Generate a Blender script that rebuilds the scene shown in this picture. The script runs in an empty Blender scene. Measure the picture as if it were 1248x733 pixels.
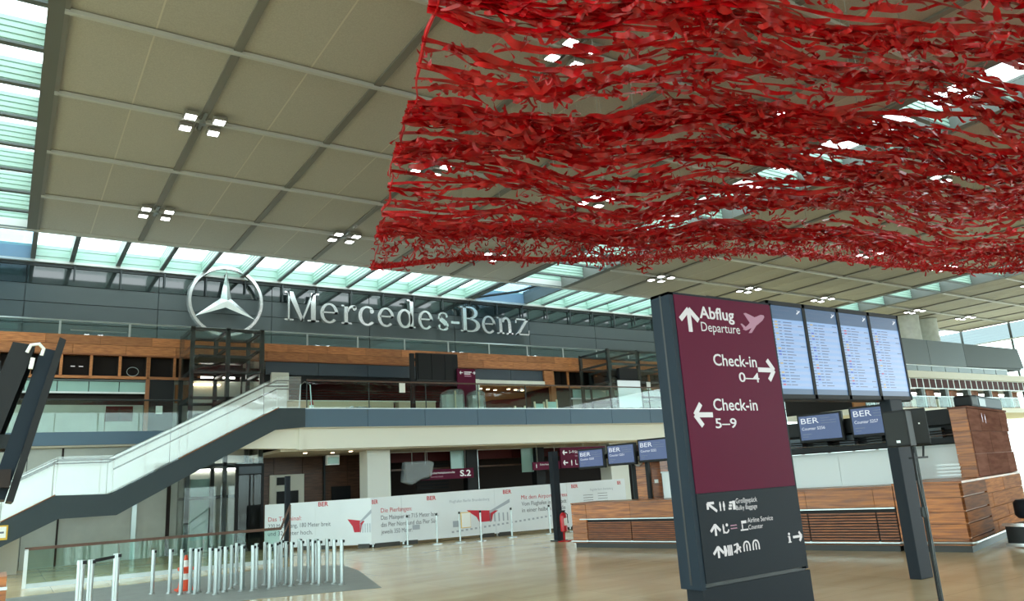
import bpy, bmesh, math, random
import numpy as np
from mathutils import Matrix, Vector
random.seed(7); rng = np.random.default_rng(7)
SC = bpy.context.scene
COL = SC.collection

# ------------------------------------------------------------------ camera
cam = bpy.data.cameras.new('camera'); cam.sensor_width = 36.0; cam.lens = 924.0/1248.0*36.0
cam.clip_start = 0.05; cam.clip_end = 600
co = bpy.data.objects.new('camera', cam); COL.objects.link(co)
def _axes():
    vd = np.array([-624.0, 261.5, 924.0]); vd /= np.linalg.norm(vd)      # depth direction (world y)
    vf = np.array([1426.0, 133.5, 924.0]); vf -= vd*(vf @ vd); vf /= np.linalg.norm(vf)
    return np.array([vf, vd, np.cross(vf, vd)])
RC = _axes(); EYE = 1.75
_m = Matrix.Identity(4)
for i in range(3):
    _m[i][0] = RC[i][0]; _m[i][1] = -RC[i][1]; _m[i][2] = -RC[i][2]
_m[0][3] = 0; _m[1][3] = 0; _m[2][3] = EYE
co.matrix_world = _m
SC.camera = co

# ------------------------------------------------------------------ sky and exposure
SC.view_settings.view_transform = 'Standard'; SC.view_settings.look = 'None'
SC.view_settings.gamma = 1.0; SC.view_settings.use_curve_mapping = False
EXPO = 1.52; SC.view_settings.exposure = EXPO
SKY_TOP = (0.86, 0.97, 1.0); SKY_STRENGTH = 2.1; GROUND = (0.42, 0.42, 0.40)
w = bpy.data.worlds.new('overcast_sky'); SC.world = w; w.use_nodes = True
nt = w.node_tree; nt.nodes.clear()
out = nt.nodes.new('ShaderNodeOutputWorld'); bg = nt.nodes.new('ShaderNodeBackground')
geo = nt.nodes.new('ShaderNodeTexCoord'); sep = nt.nodes.new('ShaderNodeSeparateXYZ')
mr = nt.nodes.new('ShaderNodeMapRange'); mr.inputs[1].default_value = -0.02; mr.inputs[2].default_value = 0.02
mx = nt.nodes.new('ShaderNodeMix'); mx.data_type = 'RGBA'
mx.inputs[6].default_value = (*GROUND, 1); mx.inputs[7].default_value = (*SKY_TOP, 1)
bg.inputs[1].default_value = SKY_STRENGTH
L = nt.links.new
L(geo.outputs['Generated'], sep.inputs[0]); L(sep.outputs[2], mr.inputs[0]); L(mr.outputs[0], mx.inputs[0])
L(mx.outputs[2], bg.inputs[0]); L(bg.outputs[0], out.inputs[0])
SC.cycles.max_bounces = 8; SC.cycles.diffuse_bounces = 4; SC.cycles.glossy_bounces = 4
SC.cycles.transparent_max_bounces = 24; SC.cycles.transmission_bounces = 4
SC.cycles.caustics_reflective = False; SC.cycles.caustics_refractive = False
SC.cycles.sample_clamp_indirect = 4.0
SC.cycles.use_denoising = True

# ------------------------------------------------------------------ materials
def lin(c):
    f = lambda v: v/12.92 if v <= 0.04045 else ((v+0.055)/1.055)**2.4
    return tuple(f(v/255.0) for v in c)
MATS = {}
def mat(name, rgb, rough=0.6, metal=0.0, noise=0.0, scale=8.0, stretch=(1, 1, 1), bump=0.0, obj_var=0.0, spec=None, coat=0.0, two=None):
    """Principled material; colour wandered by object-space noise and per-object value."""
    m = bpy.data.materials.new(name); m.use_nodes = True; t = m.node_tree
    b = t.nodes['Principled BSDF']; c = lin(rgb)
    b.inputs['Base Color'].default_value = (*c, 1); b.inputs['Roughness'].default_value = rough
    b.inputs['Metallic'].default_value = metal
    if spec is not None: b.inputs['Specular IOR Level'].default_value = spec
    if coat: b.inputs['Coat Weight'].default_value = coat; b.inputs['Coat Roughness'].default_value = 0.12
    if noise or two or bump:
        tc = t.nodes.new('ShaderNodeNewGeometry'); mp = t.nodes.new('ShaderNodeMapping')
        mp.inputs['Scale'].default_value = stretch
        n = t.nodes.new('ShaderNodeTexNoise'); n.inputs['Scale'].default_value = scale; n.inputs['Detail'].default_value = 4
        t.links.new(tc.outputs['Position'], mp.inputs[0]); t.links.new(mp.outputs[0], n.inputs['Vector'])
        if noise or two:
            r = t.nodes.new('ShaderNodeValToRGB'); e = r.color_ramp.elements
            d = lin(two) if two else tuple(v*(1-noise) for v in c)
            u = c if two else tuple(min(1, v*(1+noise)) for v in c)
            e[0].position = 0.35; e[1].position = 0.65
            e[0].color = (*d, 1); e[1].color = (*u, 1)
            t.links.new(n.outputs['Fac'], r.inputs[0]); t.links.new(r.outputs[0], b.inputs['Base Color'])
        if bump:
            bp = t.nodes.new('ShaderNodeBump'); bp.inputs['Strength'].default_value = bump; bp.inputs['Distance'].default_value = 0.02
            t.links.new(n.outputs['Fac'], bp.inputs['Height']); t.links.new(bp.outputs[0], b.inputs['Normal'])
    if obj_var:
        oi = t.nodes.new('ShaderNodeObjectInfo'); hs = t.nodes.new('ShaderNodeHueSaturation')
        ma = t.nodes.new('ShaderNodeMath'); ma.operation = 'MULTIPLY_ADD'
        ma.inputs[1].default_value = obj_var*2; ma.inputs[2].default_value = 1-obj_var
        t.links.new(oi.outputs['Random'], ma.inputs[0]); t.links.new(ma.outputs[0], hs.inputs['Value'])
        s = b.inputs['Base Color'].links
        if s: t.links.new(s[0].from_socket, hs.inputs['Color'])
        else: hs.inputs['Color'].default_value = (*c, 1)
        t.links.new(hs.outputs[0], b.inputs['Base Color'])
    MATS[name] = m; return m
def glow(name, rgb, strength):
    m = bpy.data.materials.new(name); m.use_nodes = True; b = m.node_tree.nodes['Principled BSDF']
    c = lin(rgb); b.inputs['Base Color'].default_value = (*[v*.12 for v in c], 1); b.inputs['Roughness'].default_value = 0.3
    b.inputs['Emission Color'].default_value = (*c, 1); b.inputs['Emission Strength'].default_value = strength/2**EXPO if strength < 2 else strength
    MATS[name] = m; return m
def glassy(name, tint=(0.86, 0.94, 0.92), ior=1.5, rough=0.0, white_mix=0.0, white_mix_rgb=(235, 240, 240)):
    """thin pane: clear transmission plus a Fresnel reflection (and, on request, a diffuse white layer)"""
    m = bpy.data.materials.new(name); m.use_nodes = True; t = m.node_tree; t.nodes.clear()
    o = t.nodes.new('ShaderNodeOutputMaterial'); tr = t.nodes.new('ShaderNodeBsdfTransparent'); tr.inputs[0].default_value = (*tint, 1)
    gl = t.nodes.new('ShaderNodeBsdfGlossy'); gl.inputs['Roughness'].default_value = rough
    lw = t.nodes.new('ShaderNodeLayerWeight'); lw.inputs[0].default_value = 0.5
    pw = t.nodes.new('ShaderNodeMath'); pw.operation = 'POWER'; pw.inputs[1].default_value = 5.0
    fr = t.nodes.new('ShaderNodeMath'); fr.operation = 'MULTIPLY_ADD'; f0 = ((ior-1)/(ior+1))**2; fr.inputs[1].default_value = 0.9-f0; fr.inputs[2].default_value = f0
    t.links.new(lw.outputs['Facing'], pw.inputs[0]); t.links.new(pw.outputs[0], fr.inputs[0])
    mi = t.nodes.new('ShaderNodeMixShader'); base = tr
    if white_mix:
        df = t.nodes.new('ShaderNodeBsdfDiffuse'); df.inputs[0].default_value = (*lin(white_mix_rgb), 1)
        m2 = t.nodes.new('ShaderNodeMixShader'); m2.inputs[0].default_value = white_mix
        t.links.new(tr.outputs[0], m2.inputs[1]); t.links.new(df.outputs[0], m2.inputs[2]); base = m2
    t.links.new(fr.outputs[0], mi.inputs[0]); t.links.new(base.outputs[0], mi.inputs[1]); t.links.new(gl.outputs[0], mi.inputs[2])
    t.links.new(mi.outputs[0], o.inputs[0]); MATS[name] = m; return m

mat('ceiling_panel', (169, 166, 158), 0.85, noise=0.07, scale=30, obj_var=0.03)
mat('ceiling_rail', (188, 190, 188), 0.45, 0.3)
mat('ceiling_cross', (120, 118, 112), 0.5, 0.2)
mat('ceiling_seam', (190, 186, 174), 0.8)
mat('ceiling_beam', (96, 98, 94), 0.6)
mat('skylight_side', (160, 190, 178), 0.4)
mat('skylight_edge', (84, 92, 92), 0.5)
mat('blue_glass', (128, 150, 168), 0.4)
mat('lamp_body', (120, 118, 110), 0.5)
glow('lamp_light', (250, 252, 255), 6.0)
mat('wall_panel', (60, 67, 68), 0.55, noise=0.10, scale=60, obj_var=0.05)
mat('wall_glass', (34, 42, 42), 0.06, spec=0.8)
mat('steel', (176, 182, 182), 0.28, 0.9)
mat('steel_bright', (232, 233, 234), 0.24, 0.85)
mat('white_metal', (225, 230, 232), 0.4, 0.1)
mat('dark_steel', (52, 56, 58), 0.45, 0.3)
mat('wood_band', (196, 128, 78), 0.5, two=(150, 88, 50), scale=3.0, stretch=(1, 1, 14), obj_var=0.24)
mat('counter_wood', (186, 110, 46), 0.32, two=(128, 66, 24), scale=2.2, stretch=(0.8, 0.8, 12), obj_var=0.2, coat=0.08)
mat('slat_wood', (156, 88, 44), 0.4, two=(116, 60, 30), scale=3, stretch=(1, 1, 10), obj_var=0.12)
mat('tall_wood', (130, 92, 80), 0.7, two=(110, 74, 64), scale=1.2, stretch=(1, 1, 8), obj_var=0.12, spec=0.0)
mat('matte_wood', (176, 108, 54), 0.6, two=(130, 74, 34), scale=2.2, stretch=(0.8, 0.8, 12), obj_var=0.2, spec=0.1)
mat('matte_dark_wood', (132, 78, 40), 0.6, two=(96, 52, 26), scale=2.2, stretch=(0.8, 0.8, 12), obj_var=0.2, spec=0.1)
mat('brown_panel', (98, 66, 50), 0.45, two=(72, 46, 34), scale=2.0, stretch=(1, 1, 9), obj_var=0.12)
mat('wood_trim', (142, 84, 46), 0.4)
mat('fascia', (82, 106, 126), 0.5, obj_var=0.05)
mat('stringer', (46, 58, 64), 0.6, noise=0.05, scale=40)
mat('white_beam', (236, 232, 220), 0.7)
mat('white_wall', (222, 220, 210), 0.75)
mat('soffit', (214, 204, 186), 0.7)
mat('beige', (206, 190, 164), 0.6)
mat('column', (226, 226, 220), 0.6)
mat('black', (16, 17, 19), 0.35)
mat('near_black', (22, 23, 26), 0.55, spec=0.3)
mat('dark_red', (70, 20, 20), 0.6, spec=0.2)
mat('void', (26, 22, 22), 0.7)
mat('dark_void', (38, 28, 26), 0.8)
mat('header_blue', (54, 66, 78), 0.4)
mat('maroon', (92, 20, 50), 0.5, spec=0.12)
mat('totem_dark', (33, 38, 45), 0.5, spec=0.15, noise=0.06, scale=60)
mat('totem_side', (30, 42, 54), 0.5, spec=0.2)
mat('speaker_black', (24, 25, 27), 0.7, noise=0.2, scale=200)
mat('red_ribbon', (186, 6, 20), 0.34, noise=0.3, scale=5, obj_var=0.2)
mat('red_cord', (205, 22, 30), 0.4)
mat('white_paint', (240, 242, 242), 0.5)
mat('banner', (226, 230, 236), 0.55, noise=0.03, scale=0.8)
mat('banner_shade', (200, 208, 216), 0.55)
mat('print_grey', (92, 94, 108), 0.6)
mat('print_red', (196, 40, 60), 0.6)
mat('print_soft', (168, 174, 186), 0.6)
mat('red_paint', (190, 26, 36), 0.35)
mat('orange', (235, 80, 40), 0.5)
mat('concrete', (196, 202, 200), 0.8, noise=0.08, scale=3)
mat('gallery_dark', (84, 94, 98), 0.5)
mat('grey_pane', (170, 172, 164), 0.25, noise=0.05, scale=2)
mat('rubber_grey', (132, 136, 132), 0.5, noise=0.08, scale=2.5)
mat('paper_white', (242, 242, 240), 0.7)
mat('yellow', (225, 180, 60), 0.6)
mat('plinth', (52, 50, 48), 0.5)
mat('foil', (214, 220, 224), 0.2, noise=0.1, scale=6, bump=0.6)
mat('orange_wall', (170, 112, 62), 0.6)
mat('teal_pane', (150, 186, 180), 0.2)
mat('wire', (150, 150, 145), 0.5)
glow('white_letter', (250, 250, 250), 0.55)
glow('screen_board', (150, 190, 242), 0.72)
glow('screen_row_light', (172, 200, 244), 0.66)
glow('screen_header', (70, 108, 152), 0.5)
glow('screen_text', (110, 124, 160), 0.45)
glow('screen_white', (236, 242, 252), 0.8)
glow('screen_red', (214, 70, 110), 0.6)
glow('screen_blue', (60, 90, 214), 0.6)
glow('screen_yellow', (226, 196, 120), 0.6)
glow('screen_counter', (66, 88, 150), 0.55)
glow('warm_light', (255, 226, 180), 4.0)
glow('shop_light', (255, 250, 240), 5.0)
glow('aircraft_pink', (214, 150, 178), 0.45)
glassy('clear_glass'); glassy('green_glass', (0.80, 0.92, 0.88)); glassy('sky_glass', (0.93, 0.98, 0.97))
glassy('frosted_pane', (0.34, 0.385, 0.39)); mat('gallery_window', (92, 102, 104), 0.3, obj_var=0.1); glassy('blue_pane', (0.66, 0.78, 0.88))
glassy('stair_glass', (0.97, 0.99, 0.99), white_mix=0.10, white_mix_rgb=(250, 252, 252))
glassy('glare_glass', (0.9, 0.95, 0.95), white_mix=0.92, white_mix_rgb=(248, 250, 250))  # dense white layer stands in for glare on the stair balustrade
glassy('lift_glass', (0.95, 0.98, 0.97)); glassy('smoke_glass', (0.35, 0.40, 0.40))
glassy('wrap', (0.75, 0.78, 0.80), rough=0.25, white_mix=0.16, white_mix_rgb=(225, 230, 232))

def floor_mat():
    m = bpy.data.materials.new('polished_stone'); m.use_nodes = True; t = m.node_tree; b = t.nodes['Principled BSDF']
    g = t.nodes.new('ShaderNodeNewGeometry'); mp = t.nodes.new('ShaderNodeMapping'); mp.inputs['Scale'].default_value = (0.35, 1.1, 1)
    mp.inputs['Rotation'].default_value = (0, 0, 0.3)
    n = t.nodes.new('ShaderNodeTexNoise'); n.inputs['Scale'].default_value = 1.2; n.inputs['Detail'].default_value = 6
    r = t.nodes.new('ShaderNodeValToRGB'); e = r.color_ramp.elements
    e[0].position = 0.3; e[0].color = (*lin((200, 174, 132)), 1); e[1].position = 0.7; e[1].color = (*lin((228, 206, 164)), 1)
    br = t.nodes.new('ShaderNodeTexBrick'); br.inputs['Scale'].default_value = 1.0; br.offset = 0.0
    br.inputs['Brick Width'].default_value = 1.14; br.inputs['Row Height'].default_value = 1.14; br.inputs['Mortar Size'].default_value = 0.006
    br.inputs['Color1'].default_value = (1, 1, 1, 1); br.inputs['Color2'].default_value = (0.93, 0.93, 0.93, 1); br.inputs['Mortar'].default_value = (0.72, 0.72, 0.72, 1)
    mu = t.nodes.new('ShaderNodeMix'); mu.data_type = 'RGBA'; mu.blend_type = 'MULTIPLY'; mu.inputs[0].default_value = 1
    t.links.new(g.outputs['Position'], mp.inputs[0]); t.links.new(mp.outputs[0], n.inputs['Vector']); t.links.new(n.outputs['Fac'], r.inputs[0])
    t.links.new(g.outputs['Position'], br.inputs['Vector'])
    t.links.new(r.outputs[0], mu.inputs[6]); t.links.new(br.outputs['Color'], mu.inputs[7]); t.links.new(mu.outputs[2], b.inputs['Base Color'])
    b.inputs['Roughness'].default_value = 0.16; b.inputs['Specular IOR Level'].default_value = 0.6
    MATS['floor'] = m
floor_mat()

# ------------------------------------------------------------------ mesh helpers
class MB:
    def __init__(s): s.v = []; s.f = []
    def add(s, vs, fs):
        o = len(s.v); s.v += [tuple(map(float, p)) for p in vs]; s.f += [tuple(i+o for i in f) for f in fs]; return s
    def box(s, lo, hi, fr=None):
        x0, y0, z0 = lo; x1, y1, z1 = hi
        vs = [(x0,y0,z0),(x1,y0,z0),(x1,y1,z0),(x0,y1,z0),(x0,y0,z1),(x1,y0,z1),(x1,y1,z1),(x0,y1,z1)]
        if fr: vs = [fr(*p) for p in vs]
        return s.add(vs, [(0,3,2,1),(4,5,6,7),(0,1,5,4),(1,2,6,5),(2,3,7,6),(3,0,4,7)])
    def prism(s, poly, ext, fr=None):
        """poly: 3D points of a flat outline; ext: extrusion vector"""
        n = len(poly); e = np.array(ext, float); a = [np.array(p, float) for p in poly]; b = [p+e for p in a]
        vs = a+b
        if fr: vs = [fr(*p) for p in vs]
        return s.add(vs, [tuple(range(n))[::-1], tuple(range(n, 2*n))] + [(i, (i+1) % n, n+(i+1) % n, n+i) for i in range(n)])
    def tube(s, pts, r, n=8, cap=True, fr=None):
        P = [np.array(p, float) for p in pts]
        if fr: P = [np.array(fr(*p), float) for p in P]
        rings = []; k = len(P); rr = r if hasattr(r, '__len__') else [r]*k
        up = None
        for i in range(k):
            t = P[min(i+1, k-1)]-P[max(i-1, 0)]; t /= max(1e-9, np.linalg.norm(t))
            if up is None:
                up = np.cross(t, [0, 0, 1.0]); up = np.cross(t, [1.0, 0, 0]) if np.linalg.norm(up) < 1e-3 else up
            up = up-t*(up@t); up /= np.linalg.norm(up); q = np.cross(t, up)
            rings.append([P[i]+rr[i]*(math.cos(a)*up+math.sin(a)*q) for a in [2*math.pi*j/n for j in range(n)]])
        vs = [p for r_ in rings for p in r_]; fs = []
        for i in range(k-1):
            for j in range(n):
                a = i*n+j; b = i*n+(j+1) % n; fs.append((a, b, b+n, a+n))
        if cap: fs += [tuple(range(n))[::-1], tuple(range((k-1)*n, k*n))]
        return s.add(vs, fs)
    def cyl(s, x, y, z0, z1, r, n=16, r2=None):
        return s.tube([(x, y, z0), (x, y, z1)], [r, r if r2 is None else r2], n)
    def lathe(s, x, y, prof, n=20):
        vs = []; fs = []
        for (r, z) in prof: vs += [(x+r*math.cos(2*math.pi*j/n), y+r*math.sin(2*math.pi*j/n), z) for j in range(n)]
        k = len(prof)
        for i in range(k-1):
            for j in range(n): fs.append((i*n+j, i*n+(j+1) % n, (i+1)*n+(j+1) % n, (i+1)*n+j))
        fs += [tuple(range(n))[::-1], tuple(range((k-1)*n, k*n))]
        return s.add(vs, fs)
    def mesh(s, name, m, off=(0, 0, 0), smooth=False, recalc=True):
        me = bpy.data.meshes.new(name); o = np.array(off, float)
        me.from_pydata([tuple(np.array(p)-o) for p in s.v], [], s.f)
        if recalc:
            bm = bmesh.new(); bm.from_mesh(me); bmesh.ops.recalc_face_normals(bm, faces=bm.faces); bm.to_mesh(me); bm.free()
        me.materials.append(MATS[m] if isinstance(m, str) else m)
        if smooth:
            me.polygons.foreach_set('use_smooth', [True]*len(me.polygons))
            try: me.set_sharp_from_angle(angle=0.7)
            except Exception: pass
        return me
    def build(s, name, m, parent=None, smooth=False, bevel=0.0, label=None):
        ob = bpy.data.objects.new(name, None if False else s.mesh(name, m, OFF.get(root_of(parent), (0, 0, 0)) if parent else (0, 0, 0), smooth))
        COL.objects.link(ob)
        if parent: ob.parent = parent
        if bevel:
            md = ob.modifiers.new('bevel', 'BEVEL'); md.width = bevel; md.segments = 2; md.limit_method = 'ANGLE'
        if label: ob['label'] = label
        return ob
OFF = {}
def root_of(o):
    while o is not None and o.parent: o = o.parent
    return o.name if o else None
def thing(name, label, cat, loc=(0, 0, 0), group=None):
    o = bpy.data.objects.new(name, None); COL.objects.link(o); o.location = loc; o.empty_display_size = 0.2
    OFF[o.name] = tuple(loc)
    if label: tag(o, label, cat, group)
    return o
def tag(o, label, cat, group=None):
    o['label'] = label; o['category'] = cat
    if group: o['group'] = group
    return o
def setting(name, loc=(0, 0, 0)):
    o = bpy.data.objects.new(name, None); COL.objects.link(o); o.location = loc; OFF[o.name] = tuple(loc); o['kind'] = 'structure'; return o
def struct(o): o['kind'] = 'structure'; return o
def stuff(o): o['kind'] = 'stuff'; return o
def piece(name, me, parent, loc, rot=None):
    o = bpy.data.objects.new(name, me); COL.objects.link(o)
    if parent: o.parent = parent
    off = OFF.get(root_of(parent), (0, 0, 0)) if parent else (0, 0, 0)
    o.location = tuple(np.array(loc, float)-np.array(off))
    if rot: o.rotation_euler = rot
    return o
def clone(root, loc, label=None):
    """a thing with copies of its parts and their sub-parts"""
    r = root.copy(); COL.objects.link(r); r.location = loc; OFF[r.name] = tuple(loc)
    if label: r['label'] = label
    for ch in list(root.children):
        c = ch.copy(); COL.objects.link(c); c.parent = r
        for g in list(ch.children):
            d_ = g.copy(); COL.objects.link(d_); d_.parent = c
    return r
def unit_box(name, m, sx, sy, sz, bevel=0.0):
    return MB().box((-sx/2, -sy/2, -sz/2), (sx/2, sy/2, sz/2)).mesh(name, m)

# island frame: s along the counters (towards the camera), t into the island
IA = np.array([12.71, 16.7, 0.0]); ID = np.array([.2405, -.9706, 0.0]); IN = np.array([.9706, .2405, 0.0])
def IS(s, t, z): return tuple(IA+ID*s+IN*t+np.array([0, 0, z]))
# banner frames
def line_frame(a, b):
    a = np.array([*a, 0.0]); b = np.array([*b, 0.0]); d = (b-a)/np.linalg.norm(b-a); n = np.array([d[1], -d[0], 0])   # n points at the camera side
    return lambda u, q, z: tuple(a+d*u+n*q+np.array([0, 0, z]))
def text(body, name, m, parent, fr, u0, z0, u1=None, ztop=None, q=0.004, bold=0.0, depth=0.003, height=None):
    """lettering laid on the plane fr(u, q, z): from baseline-left (u0, z0), capitals up to ztop, stretched to end at u1"""
    cu = bpy.data.curves.new(name, 'FONT'); cu.body = body; cu.size = 1.0; cu.offset = bold; cu.resolution_u = 3; cu.extrude = 0.0
    ob = bpy.data.objects.new(name+'_tmp', cu); COL.objects.link(ob)
    dg = bpy.context.evaluated_depsgraph_get(); dg.update()
    me = bpy.data.meshes.new_from_object(ob.evaluated_get(dg)); COL.objects.unlink(ob); bpy.data.objects.remove(ob)
    co_ = np.empty(len(me.vertices)*3); me.vertices.foreach_get('co', co_); co_ = co_.reshape(-1, 3)
    cap = 0.70 if any(ch.isupper() or ch.isdigit() for ch in body) else 0.52
    H = (ztop-z0) if ztop is not None else height
    sy = H/cap; x0, x1 = co_[:, 0].min(), co_[:, 0].max()
    sx = (u1-u0)/(x1-x0) if u1 is not None else sy*0.85
    off = np.array(OFF.get(root_of(parent), (0, 0, 0)))
    new = np.array([np.array(fr(u0+(p[0]-x0)*sx, q, z0+p[1]*sy))-off for p in co_])
    me.vertices.foreach_set('co', new.ravel()); me.materials.clear(); me.materials.append(MATS[m]); me.update()
    o = bpy.data.objects.new(name, me); COL.objects.link(o); o.parent = parent
    return o
def quad_strip(mb, pts, fr, q, wid):
    """a flat thick polyline in the plane fr(u, q, z)"""
    for (a, b) in zip(pts[:-1], pts[1:]):
        a = np.array(a, float); b = np.array(b, float); d = b-a; d /= np.linalg.norm(d); n = np.array([-d[1], d[0]])*wid/2
        P = [a-n, b-n, b+n, a+n]
        mb.prism([(p[0], 0, p[1]) for p in P], (0, q, 0), fr)
    return mb
def flat_poly(mb, pts, fr, q0=0.0, q=0.004):
    mb.prism([(p[0], q0, p[1]) for p in pts], (0, q, 0), fr); return mb
# ================================================================== SETTING
CZ = 11.75
def XF(y0): return lambda u, q, z: (u, y0-q, z)          # plane facing the camera (-y)
# floor
f = MB(); f.box((-30, -40, -0.3), (70, 45, 0.0)); struct(f.build('floor', 'floor'))
# greyer rubber area under the barrier posts
z = MB(); z.prism([(-4, 14.2, 0.001), (3.9, 14.75, 0.001), (6.05, 13.95, 0.001), (7.0, 17.4, 0.001), (7.3, 19.2, 0.001), (6.4, 20.4, 0.001), (-4, 20.4, 0.001)], (0, 0, 0.006))
struct(z.build('floor_inlay', 'rubber_grey'))

# ---- ceiling: blocks of panels in a metal grid, skylight bands between
GX = 3.425; GY = 3.73; Y1 = 31.1
ROWS = 10
pan_half = unit_box('ceiling_panel', 'ceiling_panel', GX/2-0.012, GY-0.06, 0.10)
def ceiling_block(x0, ncol, rows=ROWS, far=False):
    c = setting('ceiling', (x0, Y1, CZ))
    x1 = x0+ncol*GX; ya = Y1-rows*GY
    rail = unit_box('ceiling_rail', 'ceiling_rail', ncol*GX, 0.11, 0.10)
    cross = unit_box('ceiling_cross_rail', 'ceiling_cross', 0.19, rows*GY, 0.09)
    for j in range(rows+1):
        piece('ceiling_rail', rail, c, ((x0+x1)/2, Y1-j*GY, CZ-0.03))
    for i in range(ncol+1):
        piece('cross_rail', cross, c, (x0+i*GX, (Y1+ya)/2, CZ+0.02))
    for i in range(ncol):
        for j in range(rows):
            for h in (0, 1):
                piece('ceiling_panel', pan_half, c, (x0+(i+0.25+0.5*h)*GX, Y1-(j+0.5)*GY, CZ+0.09))
    s = MB()
    for i in range(ncol): s.box((x0+(i+.5)*GX-0.018, ya, CZ+0.035), (x0+(i+.5)*GX+0.018, Y1, CZ+0.05))
    s.build('ceiling_seam', 'ceiling_seam', c)
    # deck above the panels keeps the roof closed
    r = MB(); r.box((x0-0.02, ya, CZ+0.16), (x1+0.02, Y1+.05, CZ+0.30)); r.build('roof_deck', 'ceiling_beam', c)
    return c
BLK = [(0.3, 6), (24.4, 6), (48.5, 5)]
for x0, n in BLK: ceiling_block(x0, n)
# coarse ceiling over the part of the hall left of the frame and behind the camera
rest = setting('ceiling', (-12, 10, CZ)); m_ = MB(); m_.box((-16, -34, CZ+.04), (-3.5, 31.1, CZ+.2)); m_.build('ceiling_panel', 'ceiling_panel', rest)
for a_, b_ in ((0.3, 20.85), (24.4, 44.95), (48.5, 66)): m_ = MB(); m_.box((a_, -34, CZ+.04), (b_, -6.2, CZ+.2)); m_.build('ceiling_panel', 'ceiling_panel', rest)

def skylight(x0, x1, ya, yb, step, name='skylight'):
    """band between two ceiling blocks: deep cross beams with ribbed sides under glass"""
    s = setting(name, ((x0+x1)/2, yb, CZ))
    for (a, b) in ((x0, x0+.30), (x1-.30, x1)):
        e = MB(); e.box((a, ya, CZ-0.03), (b, yb, CZ+0.75)); e.build('edge_beam', 'ceiling_beam', s)
    bm_ = MB(); L_ = x1-x0-.6
    bm_.box((-L_/2, -0.05, 0), (L_/2, 0.05, 0.62))
    for k in range(4): bm_.box((-L_/2, -0.075, 0.05+k*0.15), (L_/2, 0.075, 0.05+k*0.15+0.10))
    me = bm_.mesh('cross_beam', 'skylight_side')
    lip = unit_box('beam_lip', 'skylight_edge', L_, 0.17, 0.06)
    n = int(round((yb-ya)/step)); pane = unit_box('glass_pane', 'sky_glass', L_, step-0.02, 0.02)
    for k in range(n+1):
        y = yb-k*step
        piece('cross_beam', me, s, ((x0+x1)/2, y, CZ+.02)); piece('beam_lip', lip, s, ((x0+x1)/2, y, CZ))
        if k < n: piece('glass_pane', pane, s, ((x0+x1)/2, y-step/2, CZ+0.66))
    return s
YB = Y1-ROWS*GY
for (a, b) in ((-3.5, 0.3), (20.85, 24.4), (44.95, 48.5)): skylight(a, b, YB, Y1, GY/2)
# strip of skylight along the far wall
SX = GX/2; YE = 35.0
st = setting('skylight', (20, 33, CZ))
m_ = MB(); m_.box((-0.05, -1.95, 0), (0.05, 1.95, 0.62))
for k in range(4): m_.box((-0.075, -1.95, 0.05+k*.15), (0.075, 1.95, 0.05+k*.15+.10))
me = m_.mesh('cross_beam', 'skylight_side'); lip = unit_box('beam_lip', 'skylight_edge', 0.17, 3.9, .06)
pane = unit_box('glass_pane', 'sky_glass', SX-.02, 3.9, .02)
x = -6.9
while x < 65:
    near_band = any(a-0.1 < x < b+0.1 for a, b in ((-3.2, -.1), (21.0, 24.3), (45.1, 48.4)))
    if not near_band:
        piece('cross_beam', me, st, (x, 33.05, CZ+.02)); piece('beam_lip', lip, st, (x, 33.05, CZ))
    piece('glass_pane', pane, st, (x+SX/2, 33.05, CZ+.66))
    x += SX
for (a, b) in ((-3.5, .3), (20.85, 24.4), (44.95, 48.5)):         # blue corner bays with a diagonal brace
    for xx in (a, b):
        e = MB(); e.box((xx-.08, 31.1, CZ-.03), (xx+.08, 35, CZ+.7)); e.build('edge_beam', 'ceiling_beam', st)
    e = MB(); e.box((a, 31.1, CZ+.5), (b, 35, CZ+.52)); e.build('glass_pane', 'blue_pane', st); e = MB(); e.box((a+.1, 34.9, CZ), (b-.1, 34.98, CZ+.5)); e.build('glass_pane', 'blue_glass', st)
    e = MB(); e.tube([(a+.1, 34.8, CZ+.05), ((a+b)/2, 33.0, CZ+.1), (b-1.6, 31.2, CZ+.05)], 0.07, 6); e.build('brace', 'dark_steel', st)
e = MB(); e.box((-16, 31.02, CZ-.06), (65.8, 31.2, CZ+.3)); e.build('edge_rail', 'ceiling_rail', st)
e = MB(); e.box((-16, 34.85, CZ-.12), (65.8, 35.05, CZ-.02)); e.build('edge_rail', 'ceiling_rail', st)
e = MB(); e.box((-16, 35.0, CZ-.25), (65.8, 35.12, CZ-.02)); e.build('gutter', 'dark_steel', st)
for k in range(4): e = MB(); e.box((-16, 35.0-.02*(k % 2), CZ+.0+.16*k), (65.8, 35.1, CZ+.15+.16*k)); e.build('ribbed_board', 'skylight_side', st)
e = MB(); e.box((-16, 31.2, CZ+.72), (-6.9, 35.1, CZ+.8)); e.build('roof_deck', 'ceiling_beam', st)

# ---- far wall above the terrace: dark panels in three rows, a glossy row on top
fw = setting('wall_far', (20, 35.2, 0))
PW = 4.9; XS = [0.14+PW*k for k in range(-3, 14)]
zs = [7.4, 9.15, 10.0, 10.75, 11.62]
pms = {}
for r in range(4):
    pms[r] = unit_box('wall_panel', 'wall_glass' if r == 3 else 'wall_panel', PW-.03, .06, zs[r+1]-zs[r]-.03)
    for k in range(len(XS)-1):
        piece('wall_panel', pms[r], fw, ((XS[k]+XS[k+1])/2, 35.1, (zs[r]+zs[r+1])/2))
e = MB(); e.box((-16, 35.15, 0), (31.6, 35.4, 11.75)); e.box((31.6, 35.15, 7.3), (66, 35.4, 11.75)); e.build('backing', 'dark_steel', fw)
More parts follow.
